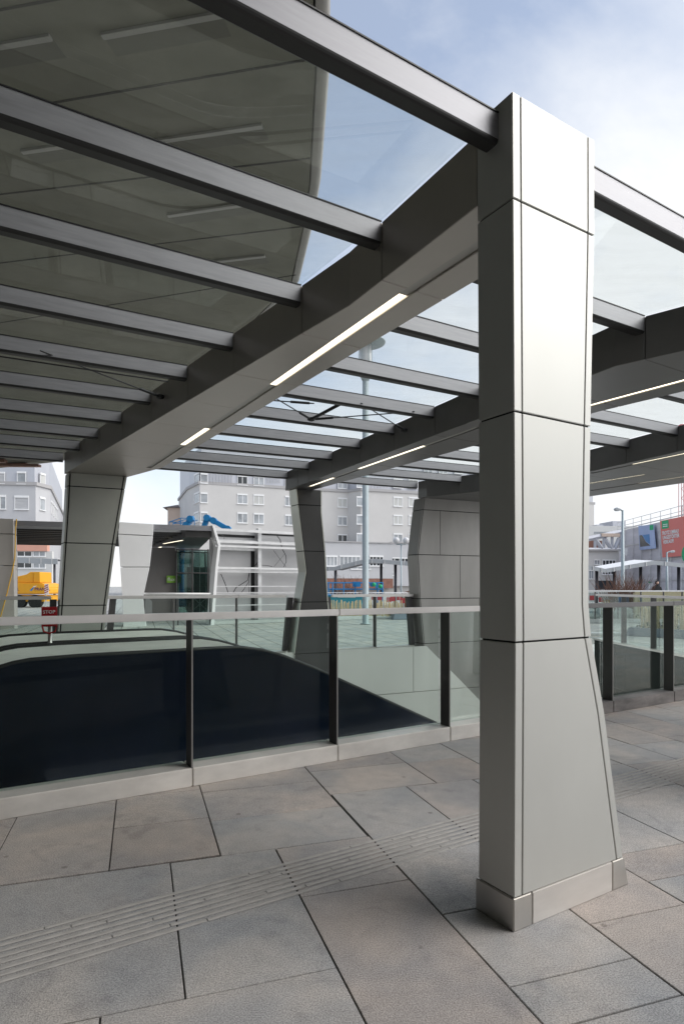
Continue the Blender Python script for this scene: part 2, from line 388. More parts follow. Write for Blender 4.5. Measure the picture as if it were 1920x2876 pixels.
# ------------------------------------------------------------------ railings
def railing(label, A, B, posts, zk, zt, seg=None, lean0=0, lean1=0, kerb=True, khgt=.0, post_d=.13, endframes=False):
    """glass railing from A to B (ground points); posts are distances along it; side towards the viewer is the left normal turned back"""
    e = (B-A); Ln = e.length; e.normalize(); n = Vector((e.y, -e.x, 0))
    if n.dot(-A) < 0: n = -n
    t = thing('glass_railing', A, label, 'railing')
    up = Vector((0, 0, 1))
    if kerb:
        cuts = [0]+[x for x in posts if .2 < x < Ln-.2]+[Ln]
        mb = MB()
        for c0, c1 in zip(cuts, cuts[1:]):
            mb.obox(A+e*(c0+.0025)-n*.23+up*khgt, e*(c1-c0-.005), n*.23, (0, 0, zk-khgt))
        mb.bevel(.006, 2).build('kerb', 'steel_kerb', t)
    cuts = [0]+[x+.03 for x in posts[1::3] if .4 < x < Ln-.3]+[Ln]
    mb = MB()
    for c0, c1 in zip(cuts, cuts[1:]):
        mb.obox(A+e*(c0+.001)-n*.085+up*(zt-.054), e*(c1-c0-.002), n*.06, (0, 0, .054))
    mb.bevel(.006, 2).build('handrail', 'rail_steel', t)
    for x in posts:
        mb = MB(); mb.obox(A+e*(x-.006)-n*(post_d+.012)+up*(zk-.004), e*.012, n*(post_d), (0, 0, zt-.056-zk+.004)); ob = mb.bevel(.0015).build('post', 'post', t)
        MB().obox(A+e*(x-.0055)-n*.012+up*(zk), e*.011, n*.002, (0, 0, zt-.057-zk)).build('edge_strip', 'post_edge', ob)
    cuts = [-lean0]+[x for x in posts]+[Ln+lean1]
    cuts = [0]+[x for x in posts if 0.05 < x < Ln-.05]+[Ln]
    for i, (c0, c1) in enumerate(zip(cuts, cuts[1:])):
        l0 = lean0 if i == 0 else 0; l1 = lean1 if i == len(cuts)-2 else 0
        o = A-n*.155
        MB().ext([o+e*(c0+.008)+up*(zk-.005), o+e*(c1-.008)+up*(zk-.005), o+e*(c1-.008+l1)+up*(zt-.02), o+e*(c0+.008+l0)+up*(zt-.02)], -n*.012).build('glass_pane', 'rail_glass', t)
    for x, l, on in ((0, lean0, endframes), (Ln, lean1, endframes)):
        if on: MB().ext([A+e*(x-.05)-n*.14+up*zk, A+e*(x+.05)-n*.14+up*zk, A+e*(x+.05+l)-n*.14+up*(zt-.054), A+e*(x-.05+l)-n*.14+up*(zt-.054)], n*.08).build('end_frame', 'post', t)
    return t
railing('long glass railing on a bright steel kerb in front of the escalators', P(-3.38, 4.47), P(5.246, 4.47), [1.028+1.267*i for i in range(7)], .138, 1.296)
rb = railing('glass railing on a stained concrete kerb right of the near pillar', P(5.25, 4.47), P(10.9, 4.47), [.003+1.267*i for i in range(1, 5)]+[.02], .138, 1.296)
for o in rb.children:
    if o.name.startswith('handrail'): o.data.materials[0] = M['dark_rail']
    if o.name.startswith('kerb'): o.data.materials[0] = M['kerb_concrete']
def farrail(label, p0, p1, posts, l0=0, l1=0):
    return railing(label, P(p0, qF(p0)), P(p1, qF(p1)), posts, .30, 1.335, lean0=l0, lean1=l1, endframes=True, khgt=-.05)
farrail('glass railing behind the stop sign, ending at the left far pillar', -3.38, 1.16, [1.2, 2.5], 0, .03)
farrail('glass railing between the left far pillar and the narrow dark pillar', 1.98, 5.02, [1.06, 2.15], .09, .10)
farrail('glass railing between the narrow dark pillar and the wide stained wall', 5.93, 7.70, [.93], -.07, -.08)
railing('glass railing along the slanted right end of the stair well', P(13.85, 10.05), P(11.0, 4.85), [1.35, 2.6, 3.9, 5.2], .145, 1.29, kerb=False)
e_ = W(1655, 1660, 24.6); f_ = W(2150, 1660, 24.6); e_.z = f_.z = 0
wr = railing('far white-topped railing on the plaza in front of the red and white barriers', e_-Vector((1.2, 0, 0)), f_, [1.2+.0+x for x in (.25, 1.17, 2.09, 3.0, 3.75, 4.9)], .16, 1.31, post_d=.11)
for o in wr.children:
    if o.name.startswith('handrail'): o.data.materials[0] = M['white_paint']
    if o.name.startswith('kerb'): o.data.materials[0] = M['pale_stone']

# ------------------------------------------------------------------ the canopy
can = thing('glass_canopy', P(2.3, 2, 0), 'large glass roofed canopy on faceted grey metal pillars over the escalator well', 'canopy')
ZB, ZT = 3.261, 3.598
SEAMS = [2.886, 3.79, 4.8, 5.73, 6.68, 7.65, 8.6, 9.5]
MK = [0, -.026, -.035, -.045, -.07, -.095, -.11, -.125, -.125, -.13]
QK = [1.95, 2.886, 3.79, 4.8, 5.73, 6.68, 7.65, 8.6, 9.5, 10.48]
def qk(k, p): return QK[k]+MK[k]*(p-2)
def beam(Lp, Rp, q0, q1, grooves, seams, m='panel_far', label=None):
    """roof beam: left and right edges as (q,p) lists, grooves = [(path (q,p), [(qa,qb,lit)])]"""
    root = MB()
    gap = .003; w = .034
    def strip(fl, fr, qa, qb, brk, z0=ZB, z1=ZT):
        qs = sorted({qa, qb, *[x for x in brk if qa < x < qb]})
        root.ext([P(fl(q), q, z0) for q in qs]+[P(fr(q), q, z0) for q in reversed(qs)], (0, 0, z1-z0))
    brk = [q for q, _ in Lp]+[q for q, _ in Rp]
    lf = lambda q: lin(Lp, q); rf = lambda q: lin(Rp, q)
    cuts = [q0]+[x for x in seams if q0 < x < q1]+[q1]
    extra = sorted({x for gp, _ in grooves for x in (gp[0][0], gp[-1][0])})
    for a, b in zip(cuts, cuts[1:]):
        sub = [a+gap]+[x for x in extra if a+.02 < x < b-.02]+[b-gap]
        for c, d in zip(sub, sub[1:]):
            mid = (c+d)/2; gs = [gp for gp, _ in grooves if gp[0][0]-.001 <= mid <= gp[-1][0]+.001]
            edges = [lf]+[f for gp in gs for f in ((lambda q, gp=gp: lin(gp, q)-w), (lambda q, gp=gp: lin(gp, q)+w))]+[rf]
            for i in range(0, len(edges), 2): strip(edges[i], edges[i+1], c, d, brk+[x for gp in gs for x, _ in gp])
    ob = root.bevel(.004).build('beam', m, can, label)
    root = MB(); cl = lambda q: lf(q)+.012; cr = lambda q: rf(q)-.012
    strip(cl, cr, q0+.01, q1-.01, brk, ZB+.035, ZT-.006); root.build('core', 'core', ob)
    for gp, segs in grooves:
        for qa, qb, lit in segs:
            root = MB(); strip(lambda q: lin(gp, q)-w+.002, lambda q: lin(gp, q)+w-.002, qa, qb, [x for x, _ in gp], ZB+.012, ZB+.034)
            root.build('light_strip' if lit else 'unlit_strip', 'lamp_lit' if lit else 'diffuser', ob)
    return ob
def pillar(Lz, Rz, qfront, depth, levels, m, label, seams=(), q_of_p=None, gp=.0042, sg=.003, mfront=None):
    """faceted pillar: left/right edges (z,p); levels = panel joints; seams = offsets from an edge"""
    qf_ = q_of_p or (lambda p: qfront)
    mb = MB(); mf_ = MB()
    for z0, z1 in zip(levels, levels[1:]):
        a, b = z0+(gp if z0 != levels[0] else 0), z1-(gp if z1 != levels[-1] else 0)
        zs = sorted({a, b, *[z for z, _ in Lz if a < z < b], *[z for z, _ in Rz if a < z < b]})
        ed = [lambda z: lin(Lz, z)]
        for kind, off in seams:
            for sgn in (-1, 1):
                ed.append((lambda z, off=off, sgn=sgn: lin(Lz, z)+off+sgn*sg) if kind == 'L' else (lambda z, off=off, sgn=sgn: lin(Rz, z)-off+sgn*sg))
        ed.append(lambda z: lin(Rz, z))
        for i in range(0, len(ed), 2):
            pts = [(ed[i](z), z) for z in zs]+[(ed[i+1](z), z) for z in reversed(zs)]
            (mf_ if (mfront and i == 2) else mb).ext([P(p, qf_(p), z) for p, z in pts], BX*depth)
    ob = mb.bevel(.0025, 2).build('pillar', m, can, label)
    if mfront: mf_.bevel(.0025).build('front_panel', mfront, ob)
    else: mf_.bm.free()
    zs = sorted({levels[0], levels[-1], *[z for z, _ in Lz if levels[0] < z < levels[-1]], *[z for z, _ in Rz if levels[0] < z < levels[-1]]})
    i_ = .009
    pts = [(lin(Lz, z)+i_, z) for z in zs]+[(lin(Rz, z)-i_, z) for z in reversed(zs)]
    pts = [(p, min(max(z, levels[0]+.004), levels[-1]-.012)) for p, z in pts]
    MB().ext([P(p, qf_(p)+i_, z) for p, z in pts], BX*(depth-2*i_)).build('core', 'core', ob)
    return ob
LV = [.145, 1.253, 2.258, 3.18, 3.64]
NL = [(0, 2.024), (.15, 2.027), (1.253, 2.034), (2.25, 2.027), (3.64, 2.016)]
NR = [(0, 2.832), (.13, 2.798), (.42, 2.741), (.88, 2.650), (1.257, 2.550), (1.41, 2.531), (1.6, 2.531), (2.26, 2.546), (3.2, 2.574), (3.64, 2.573)]
near = pillar(NL, NR, 1.867, .216, LV, 'panel', 'nearest pale metal pillar with kinked right edge and steel skirting', (('L', .05), ('R', .048)))
# steel skirting of the near pillar, three pieces, a few millimetres proud
MB().ext([P(2.1390, 1.862, 0), P(2.705, 1.862, 0), P(2.705, 1.862, .143), P(2.1390, 1.862, .143)], BX*.04).bevel(.003, 2).build('skirting_plate', 'skirt', near)
mb = MB(); mb.ext([P(2.019, 1.862, 0), P(2.135, 1.862, 0), P(2.135, 1.902, 0), P(2.059, 1.902, 0), P(2.059, 2.096, 0), P(2.019, 2.096, 0)], (0, 0, .143)); mb.bevel(.004, 2).build('skirting_corner', 'skirt_steel', near)
mb = MB(); mb.ext([P(2.709, 1.862, 0), P(2.838, 1.862, 0), P(2.800, 1.862, .143), P(2.709, 1.862, .143)], BX*.234); mb.bevel(.004, 2).build('skirting_corner', 'skirt_steel', near)
mb = MB(); mb.ext([P(2.06, 2.058, 0), P(2.706, 2.058, 0), P(2.706, 2.058, .143), P(2.06, 2.058, .143)], BX*.038); mb.build('skirting_plate', 'skirt', near)

beam([(2.086, 2.024), (3.25, 2.058), (10.2, 1.37), (10.5, 1.34)], [(2.086, 2.512), (9.2, 2.512), (10.36, 2.235), (10.5, 2.235)], 2.086, 10.5,
     [([(2.086, 2.268), (3.0, 2.268), (4.9, 2.31), (9.3, 2.345)], [(2.1, 2.98, 0), (2.985, 4.914, 1), (4.92, 6.67, 0), (6.675, 7.61, 1), (7.615, 9.29, 0)])], SEAMS, 'beam_one', 'nearest roof beam, kinked, with a lit strip on its underside')
beam([(1.867, 4.80), (3.03, 4.44), (4.73, 4.62), (10.1, 5.05), (10.25, 5.06)], [(1.867, 5.62), (3.1, 5.545), (3.9, 5.46), (9.7, 5.46), (10.25, 5.46)], 1.867, 10.2,
     [([(1.9, 5.30), (2.94, 5.262), (3.81, 5.215), (4.9, 5.16)], [(1.95, 4.85, 1)]),
      ([(5.0, 4.86), (5.33, 4.895), (6.06, 4.947), (7.78, 5.078), (9.6, 5.234)], [(5.05, 6.06, 0), (6.065, 7.77, 1), (7.775, 8.64, 0), (8.645, 9.58, 1)])], [2.82, 3.7, 4.68, 5.53, 6.42, 7.33, 8.24, 9.15], 'beam_dark', 'middle roof beam, dark, with two lit strips on its underside')
beam([(1.5, 7.45), (4.45, 7.965), (6.0, 8.21), (7.6, 8.27), (8.5, 8.16), (9.45, 7.80), (9.75, 7.79)], [(1.5, 10.5), (9.75, 10.5)], 1.5, 9.72,
     [([(2.0, 7.95), (4.57, 8.187), (6.12, 8.349)], [(2.1, 5.38, 1), (5.385, 6.1, 0)]), ([(5.75, 9.196), (8.3, 9.13)], [(5.79, 8.2, 1)]), ([(2.5, 10.0), (7.24, 9.86)], [(2.6, 6.31, 1), (6.315, 7.2, 0)])],
     [2.6, 3.6, 4.55, 5.36, 6.27, 7.15, 8.0, 8.8], 'beam_dark', 'wide farthest roof beam with three lit strips on its dark underside')
# far pillars
pillar([(-.8, 1.12), (.77, 1.231), (1.194, 1.256), (2.16, 1.311), (2.73, 1.346), (3.6, 1.385)], [(-.8, 1.70), (.77, 1.89), (1.194, 1.934), (2.167, 2.058), (3.25, 2.23), (3.6, 2.285)], 0, .29, [-.8, .3, 1.19, 2.165, 3.05, 3.257], 'panel_far', 'left far pillar, greyish green, leaning to the left', (('L', .032), ('R', .045)), q_of_p=lambda p: qF(p)-.22, gp=.008, sg=.010)
pillar([(-2.4, 4.86), (.28, 5.073), (1.195, 5.189), (1.75, 5.29), (2.83, 5.153), (3.27, 5.109)], [(-2.4, 5.98), (.3, 5.852), (1.214, 5.734), (2.157, 5.679), (2.85, 5.606), (3.27, 5.606)], 0, .29, [-2.4, .26, 1.2, 2.13, 2.97, 3.257], 'panel_far', 'narrow dark far pillar with a waist', (('L', .022), ('R', .03)), q_of_p=lambda p: qF(p)-.19, gp=.007, sg=.005, mfront='panel_black')
p3L = [(-3.2, 7.82), (.324, 7.81), (1.239, 7.713), (2.105, 7.664), (3.03, 7.785), (3.27, 7.822)]
w3 = pillar(p3L, [(-3.2, 10.45), (3.27, 10.45)], 0, .32, [-3.2, -.62, .34, 1.24, 2.12, 3.02, 3.257], 'panel_stained', 'wide grey wall panel closing the far right end, stained with rain marks', (('L', .022),), q_of_p=lambda p: qF(p)-.14, gp=.007, sg=.006)
mb = MB()
for p, z0, z1 in ((8.20, 2.125, 3.01), (8.68, 1.245, 2.115), (9.16, .345, 1.235), (9.16, -.61, .33)): mb.ext([P(p-.004, qF(p)-.1425, z0), P(p+.004, qF(p)-.1425, z0), P(p+.004, qF(p)-.1425, z1), P(p-.004, qF(p)-.1425, z1)], BX*.002)
mb.build('joint', 'core', w3)
pillar([(0, 4.9), (3.25, 4.95)], [(0, 5.8), (3.25, 5.55)], 1.9, .216, [0, 1.25, 2.2, 3.257], 'panel', None)
pillar([(0, 7.4), (3.25, 7.5)], [(0, 8.3), (3.25, 8.1)], 1.52, .216, [0, 1.25, 2.2, 3.257], 'panel', None)
# purlins and roof panes
L0 = lambda q: -3.41
def e1L(q): return lin([(1.9, 2.018), (3.25, 2.056), (10.2, 1.37), (10.6, 1.33)], q)
def e1R(q): return lin([(1.9, 2.514), (9.2, 2.514), (10.4, 2.23)], q)
def e2L(q): return lin([(1.867, 4.80), (3.03, 4.44), (4.73, 4.62), (10.2, 5.06)], q)
def e2R(q): return lin([(1.867, 5.62), (3.1, 5.545), (3.9, 5.46), (10.2, 5.46)], q)
def e3L(q): return lin([(1.5, 7.45), (4.45, 7.965), (6.0, 8.21), (7.6, 8.27), (8.5, 8.16), (9.45, 7.80), (9.8, 7.79)], q)
BAYS = [(L0, e1L), (e1R, e2L), (e2R, e3L)]
def purlin(k, fl, fr):
    pl = fl(qk(k, 0)); pl = fl(qk(k, pl)); pr = fr(qk(k, 4)); pr = fr(qk(k, pr))
    qa, qb = qk(k, pl), qk(k, pr); a = P(pl, qa, 0); b = P(pr, qb, 0); d = b-a; n = Vector((-d.y, d.x, 0)).normalized()
    sec = [(0, 3.598), (0, 3.4835), (.08, 3.4835), (.08, 3.598)]
    und = [(0, 3.483), (.002, 3.476), (.007, 3.469), (.017, 3.465), (.07, 3.465), (.08, 3.473), (.08, 3.483)]
    mb = MB(); mb.ext([a+n*x+Vector((0, 0, z)) for x, z in sec], d*((d.length-.003)/d.length)); pu = mb.build('purlin', 'purlin', can)
    mb = MB(); mb.ext([a+n*x+Vector((0, 0, z)) for x, z in und], d*((d.length-.003)/d.length)); mb.build('dark_bottom', 'under_dark', pu)  # separate near-black strip gives the purlin its dark underside
    mb = MB(); mb.ext([a+n*x+Vector((0, 0, z)) for x, z in ((-.004, 3.5985), (-.004, 3.6045), (.084, 3.6045), (.084, 3.5985))], d); mb.build('gasket', 'black', can)
    return (pl, qa, pr, qb)
for bi, (fl, fr) in enumerate(BAYS):
    ends = [purlin(k, fl, fr) for k in range(10)]
    for k in range(9):
        a, b = ends[k], ends[k+1]
        qs = [(a[1]+.045, b[1]+.035), (a[3]+.045, b[3]+.035)]
        pts = [P(a[0], qs[0][0], 3.606), P(a[2], qs[1][0], 3.606), P(b[2], qs[1][1], 3.606), P(b[0], qs[0][1], 3.606)]
        MB().ext(pts, (0, 0, .016)).build('roof_pane', 'roof_glass', can)
# tie rods below the glass
def rods(segs, nodes, strut):
    mb = MB()
    for a, b in segs:
        mb.tube([a, b], .0065, 6)
        d = (b-a).normalized(); mb.tube([b-d*.26, b-d*.05], .014, 6)
    for x in nodes: mb.lathe(x-Vector((0, 0, .02)), [(.02, 0), (.045, .01), (.045, .03), (.02, .045)], 12)
    for a, b in strut: mb.tube([a, b], .019, 8)
    mb.build('tie_rod', 'black', can)
n1 = P(3.46, 6.30, 3.45); n2 = P(4.72, 6.16, 3.46)
rods([(P(2.62, 5.78, 3.5), n1), (P(4.40, 5.55, 3.50), n1), (P(3.70, 5.60, 3.5), n2), (P(2.52, 6.12, 3.5), P(3.25, 5.85, 3.49))], [n1, n2], [(n1, P(3.50, 5.70, 3.49))])
n3 = P(1.72, 6.36, 3.45); n4 = P(-.02, 5.98, 3.45)
rods([(P(.55, 5.78, 3.5), n3), (P(1.70, 6.0, 3.50), n4), (P(-1.6, 5.7, 3.5), n4)], [n3, n4], [])

# ------------------------------------------------------------------ escalators
def escalator(label, q0, q1, outer, cat='escalator'):
    t = thing('escalator', P(1.2, q0, 0), label, cat)
    prof = [(-.30, .55), (-.20, .70), (-.06, .80), (.10, .865), (.22, .905), (.31, .93), (.42, .945), (.75, .955), (1.9, .955), (2.1, .950), (2.3, .915), (2.5, .855), (2.85, .71), (9.6, .71-6.75*.4655)]
    def lowz(p): return lin([(.19, -.02), (1.3, -.05), (1.9, -.75), (9.6, -4.4)], p)
    for q, side in ((q0, 0), (q1, 1)):
        top = [P(p, q, z-.010) for p, z in prof]
        bot = [P(p, q, lowz(p)) for p in (9.6, 1.9, 1.3, -.25)]
        MB().ext(top+bot, BX*.055).build('cladding' if (side == 0 and outer) else 'balustrade', 'navy_panel' if (side == 0 and outer) else 'esc_steel', t)
        MB().tube([P(-.22, q+.03, .36)]+[P(p, q+.03, z-.006) for p, z in prof], .021, 8).build('handrail', 'black', t)
        # steel decking strips along the inner face
        off = -.012 if side else .060
        mb = MB()
        for dz, w in ((-.16, .05), (-.27, .012)):
            pts = [P(p, q+off, z+dz) for p, z in prof[2:]]+[P(p, q+off, z+dz-w) for p, z in reversed(prof[2:])]
            mb.ext(pts, BX*.01)
        mb.build('decking', 'dusty_white', t)
    mb = MB(); p = .3; z = 0
    while p < 9.3:
        zz = 0 if p < 1.7 else -(p-1.7)*.4655
        mb.pq(p, p+.40, q0+.14, q1-.08, zz-.25, zz-.004); p += .405
    mb.build('steps', 'esc_steel', t)
    mb = MB()
    MB().ext([P(WX0-1.6, q0+.06, -.008), P(.3, q0+.06, -.008), P(.3, q1-.01, -.008), P(WX0-1.6, q1-.01, -.008)], (0, 0, .012)).build('landing_plate', 'steel', t)
    return t
escalator('nearer escalator with a big dark navy side panel behind the long railing', 5.10, 6.22, True)
escalator('farther escalator of the pair with pale steel sides and black handrails', 6.44, 7.72, False)
# stop sign on a short steel post between the escalators
t = thing('stop_sign', P(.69, 6.37, 0), 'small red stop sign on a steel post between the two escalators', 'sign')
c = P(.69, 6.37, 0)
MB().tube([c+Vector((0, 0, -.02)), c+Vector((0, 0, 1.14))], .019, 12).build('post', 'steel', t)
fx = Vector((.97, .243, 0)); fy = Vector((.243, -.97, 0)); o = c+fy*.028
mb = MB(); mb.ext([o-fx*.068+Vector((0, 0, 1.115)), o+fx*.068+Vector((0, 0, 1.115)), o+fx*.068+Vector((0, 0, 1.300)), o-fx*.068+Vector((0, 0, 1.300))], fy*.006)
mb.bevel(.002).build('plate', 'sign_red', t)
MB().text('STOP', o+fy*.0065-fx*.0545+Vector((0, 0, 1.238)), fx, (0, 0, 1), .031, .012).build('lettering', 'white_paint', t)
mb = MB(); mb.tube([o-fx*.062+Vector((0, 0, 1.12)), o-fx*.05+Vector((0, 0, 1.07)), o+Vector((0, 0, 1.05)), o+fx*.05+Vector((0, 0, 1.07)), o+fx*.062+Vector((0, 0, 1.12))], .009, 6); mb.build('hoop', 'sign_red', t)

# ------------------------------------------------------------------ overhanging slab of the building above
XY = [(40, -11), (20, -6), (8, -2.1), (5, -.9), (3.2, .2), (1.7, 1.6), (.7, 3.1), (.15, 4.5), (-.08, 5.6), (-.13, 6.8), (-.15, 7.7), (-.22, 8.5), (-.34, 9.9), (-.52, 11.1), (-.92, 13.2), (-2.7, 16.3), (-6.7, 22.6), (-10.6, 27.6), (-14.6, 32.1), (-18.8, 33.9), (-30, 36.5)]  # unseen stretch behind the camera bent round to darken the purlin reflections
SZ = 8.0
ov = thing('overhanging_building', Vector((-14, 6, 0)), 'dark olive concrete overhang with a curved edge above the glass roof', 'building')
def offset(pts, d):
    out = []
    for i, p in enumerate(pts):
        a = Vector(pts[max(i-1, 0)]); b = Vector(pts[min(i+1, len(pts)-1)]); t_ = (b-a).normalized(); out.append((p[0]-t_.y*d, p[1]+t_.x*d))
    return out
inn = offset(XY, .19)
mb = MB(); mb.ext([(x, y, SZ) for x, y in inn]+[(-30, -40, SZ), (40, -40, SZ)], (0, 0, .5)); mb.build('soffit', 'soffit', ov)
mb = MB()
rim = [(.165, 0.0), (.10, 0.0), (.04, .02), (.0, .09), (.0, .45), (.0, 3.2), (.19, 3.2)]
rows = []
for d, z in rim: rows.append([mb.bm.verts.new((x, y, SZ+z)) for x, y in offset(XY, d)])
fs = []
for r0, r1 in zip(rows, rows[1:]):
    for i in range(len(XY)-1): fs.append(mb.bm.faces.new((r0[i], r0[i+1], r1[i+1], r1[i])))
for f in fs: f.smooth = True
bmesh.ops.recalc_face_normals(mb.bm, faces=fs)
ob = mb.build('fascia', 'soffit_edge', ov)
MB().ext([(x, y, SZ+3.2) for x, y in XY]+[(-30, -40, SZ+3.2), (40, -40, SZ+3.2)], (0, 0, .2)).build('roof', 'zinc', ov)
MB().ext([P(-3.42, -22), P(-3.42, 19), P(-13, 19), P(-13, -22)], (0, 0, SZ-.003)).build('light_block_wall', 'dark_wall', ov)  # unseen wall added to block skylight from the left
# light slots and board joints of the soffit
def onsof(u, v, z=SZ): d = (z-H)*F/(HY-v); return Vector(((u-CX)/F*d, d, z))
for (a, b) in (((285, 92), (620, 30)), ((430, 391), (735, 346)), ((470, 600), (715, 564)), ((560, 735), (743, 714)), ((60, 420), (250, 392)), ((-60, 130), (140, 95))):
    A_, B_ = onsof(*a), onsof(*b); dd = (B_-A_); e = dd.normalized(); n = Vector((-e.y, e.x, 0)); dn = Vector((0, 0, -.004))
    MB().obox(A_+dn-n*.02, dd, n*.34, (0, 0, .003)).build('light_slot', 'soffit_slot', ov)
    MB().obox(A_+dn*1.6-n*.02, dd, n*.07, (0, 0, -.035)).build('slot_lamp', 'diffuser', ov)
mb = MB()
for (a, b) in (((178, 279), (854, 164)), ((0, 543), (870, 441)), ((300, 700), (860, 632)), ((-100, 40), (430, -60)), ((0, 905), (830, 770))):
    A_, B_ = onsof(*a), onsof(*b); dd = (B_-A_); n = Vector((-dd.y, dd.x, 0)).normalized(); A2 = A_-dd*.9
    mb.obox(A2+Vector((0, 0, -.004)), dd*1.9, n*.035, (0, 0, .003))
mb.build('board_joint', 'joint', ov)
# orange-brown bars standing in for reflections at the overhang's far end
mb = MB()
for (x0, y0, x1, y1, z, h) in ((-24, 33, -16.6, 32.2, 7.86, .10), (-24, 31.5, -15.8, 31.9, 7.72, .12), (-23, 30, -17.2, 31.2, 7.8, .16)):
    mb.ext([(x0, y0, z), (x1, y1, z), (x1, y1+.3, z), (x0, y0+.3, z)], (0, 0, h))
mb.build('edge_reflection', 'orange_brown', ov)

# ------------------------------------------------------------------ mast lamp and other lamps
c = W(1026, 1753, 23.8); c.z = 0
t = thing('mast_lamp', c, 'tall pale blue mast lamp on the plaza behind the canopy', 'lamp post')
MB().lathe(c, [(.20, 0), (.20, .03), (.125, .04), (.118, 9.5)], 20).build('mast', 'mast', t)
MB().lathe(c, [(.12, 9.45), (.26, 9.72), (.26, 9.80), (.12, 9.80)], 24).build('collar', 'mast', t)
MB().lathe(c, [(.235, 9.81), (.235, 10.85)], 24).build('lamp_tube', 'globe', t)
mb = MB()
for k in range(6): a = k*math.pi/3; mb.tube([c+Vector((.26*math.cos(a), .26*math.sin(a), 9.78)), c+Vector((.26*math.cos(a), .26*math.sin(a), 10.87))], .012, 6)
mb.build('lamp_cage', 'mast', t)
MB().lathe(c, [(.10, 10.86), (.76, 10.93), (.78, 10.97), (.3, 11.10), (.05, 11.13)], 40).build('reflector', 'mast', t)
c = W(1126, 1650, 36); c.z = 0
t = thing('globe_lamp', c, 'two-globe street lamp in front of the grey apartment block', 'street lamp')
MB().lathe(c, [(.07, 0), (.05, .6), (.038, 3.95)], 12).build('pole', 'mast', t)
MB().tube([c+Vector((-.30, 0, 3.93)), c+Vector((.30, 0, 3.93))], .03, 8).build('arm', 'mast', t)
for sx in (-.28, .28): MB().ball(c+Vector((sx, 0, 4.16)), .19, 10).build('globe', 'globe', t)
def streetlamp(u, d, vtop, arm, label):
    c = W(u, 1645, d); c.z = 0; zt = W(u, vtop, d).z
    t = thing('street_lamp', c, label, 'street lamp')
    MB().lathe(c, [(.13, 0), (.10, 1.2), (.06, zt)], 14).build('pole', 'mast', t)
    mb = MB(); x0 = 0; s_ = 1 if arm > 0 else -1
    mb.tube([c+Vector((0, 0, zt-.05)), c+Vector((arm*.35, 0, zt+.05))], .045, 8)
    mb.build('arm', 'mast', t)
    mb = MB(); a0 = c+Vector((arm*.3, -.13, zt+.06)); mb.ext([a0, a0+Vector((arm*.15, 0, -.10)), a0+Vector((arm*.6, 0, -.10)), a0+Vector((arm*.75, 0, .02)), a0+Vector((arm*.5, 0, .09))], (0, .26, 0))
    mb.bevel(.02).build('lamp_head', 'shelter_edge', t)
streetlamp(1748, 34, 1433, -.45*34/34*1.0, 'single-arm street lamp in front of the netted building')
streetlamp(1872, 46, 1551, .55, 'low street lamp against the red banner, lamp head to the right')

# ------------------------------------------------------------------ background buildings
class Facade:
    def __init__(s, A, ang): s.A = Vector((A.x, A.y, 0)); s.e = Vector((math.cos(ang), math.sin(ang), 0)); s.n = Vector((s.e.y, -s.e.x, 0))
    def t(s, u):
        r = (u-CX)/F; return (r*s.A.y-s.A.x)/(s.e.x-r*s.e.y)
    def at(s, u, v, off=0):
        t_ = s.t(u); p = s.A+s.e*t_; return p+Vector((0, 0, H+(HY-v)/F*p.y))+s.n*off
    def rect(s, mb, u0, v0, u1, v1, off=.05, th=.1, inset=None):
        t0, t1 = s.t(u0), s.t(u1); um = (u0+u1)/2; z1 = s.at(um, v0).z; z0 = s.at(um, v1).z
        o = s.A+s.e*t0+s.n*off; o.z = z0
        mb.obox(o, s.e*(t1-t0), -s.n*th, (0, 0, z1-z0))
def window(fc, parent, u0, v0, u1, v1, pane='pane_grey', mullions=1, box=.22, sill=True):
    """white frame with mullions and a shutter box on top; the pane sits behind the frame"""
    mb = MB(); w = (u1-u0); f_ = min(1.6, w*.065); vb = v0+(v1-v0)*box*.7
    fc.rect(mb, u0, v0, u1, vb, .10, .16)
    fc.rect(mb, u0, vb, u0+f_, v1, .06, .10); fc.rect(mb, u1-f_, vb, u1, v1, .06, .10); fc.rect(mb, u0+f_, v1-f_, u1-f_, v1, .06, .10)
    if sill: fc.rect(mb, u0-1, v1, u1+1, v1+1.6, .16, .2)
    for k in range(mullions):
        x = u0+w*(k+1)/(mullions+1); fc.rect(mb, x-f_*.55, vb, x+f_*.55, v1-f_, .055, .08)
    fr = mb.build('window', 'frame_white', parent)
    mb = MB(); fc.rect(mb, u0+f_, vb, u1-f_, v1-f_, .02, .03); mb.build('pane', pane, fr)
# grey apartment block
ang = math.atan2(1720, 5500-960)
A0 = W(561, 1645, 95)
fa = Facade(A0, ang)
ab = thing('apartment_block', Vector((A0.x, A0.y, 0)), 'long grey apartment block with corner windows behind the canopy', 'building')
e, n = fa.e, fa.n
zc = fa.at(561, 1359).z
tq = fa.t(977); proj = 2.6
end = fa.A+e*75
back = -n*14
chL = W(527, 1645, 101); chL.z = 0
plan = [chL, fa.A, fa.A+e*tq, fa.A+e*(tq+1.3)+n*proj, end+n*proj, end+back, chL+back]
mb = MB(); mb.ext(plan, (0, 0, zc)); mb.build('wall', 'render_grey', ab)
mb = MB(); cen = sum(plan, Vector())/len(plan)
mb.ext([p-(p-cen).normalized()*.25+Vector((0, 0, zc+.45)) for p in plan], (0, 0, 5.3)); mb.build('attic', 'zinc', ab)
mb = MB(); mb.ext([p+(p-cen).normalized()*.25+Vector((0, 0, zc+.003)) for p in plan], (0, 0, .44)); mb.build('cornice', 'cornice', ab)
fp = Facade(fa.A+n*proj, ang)     # projecting right part
fch = Facade(fa.A, math.atan2(fa.A.y-chL.y, fa.A.x-chL.x))
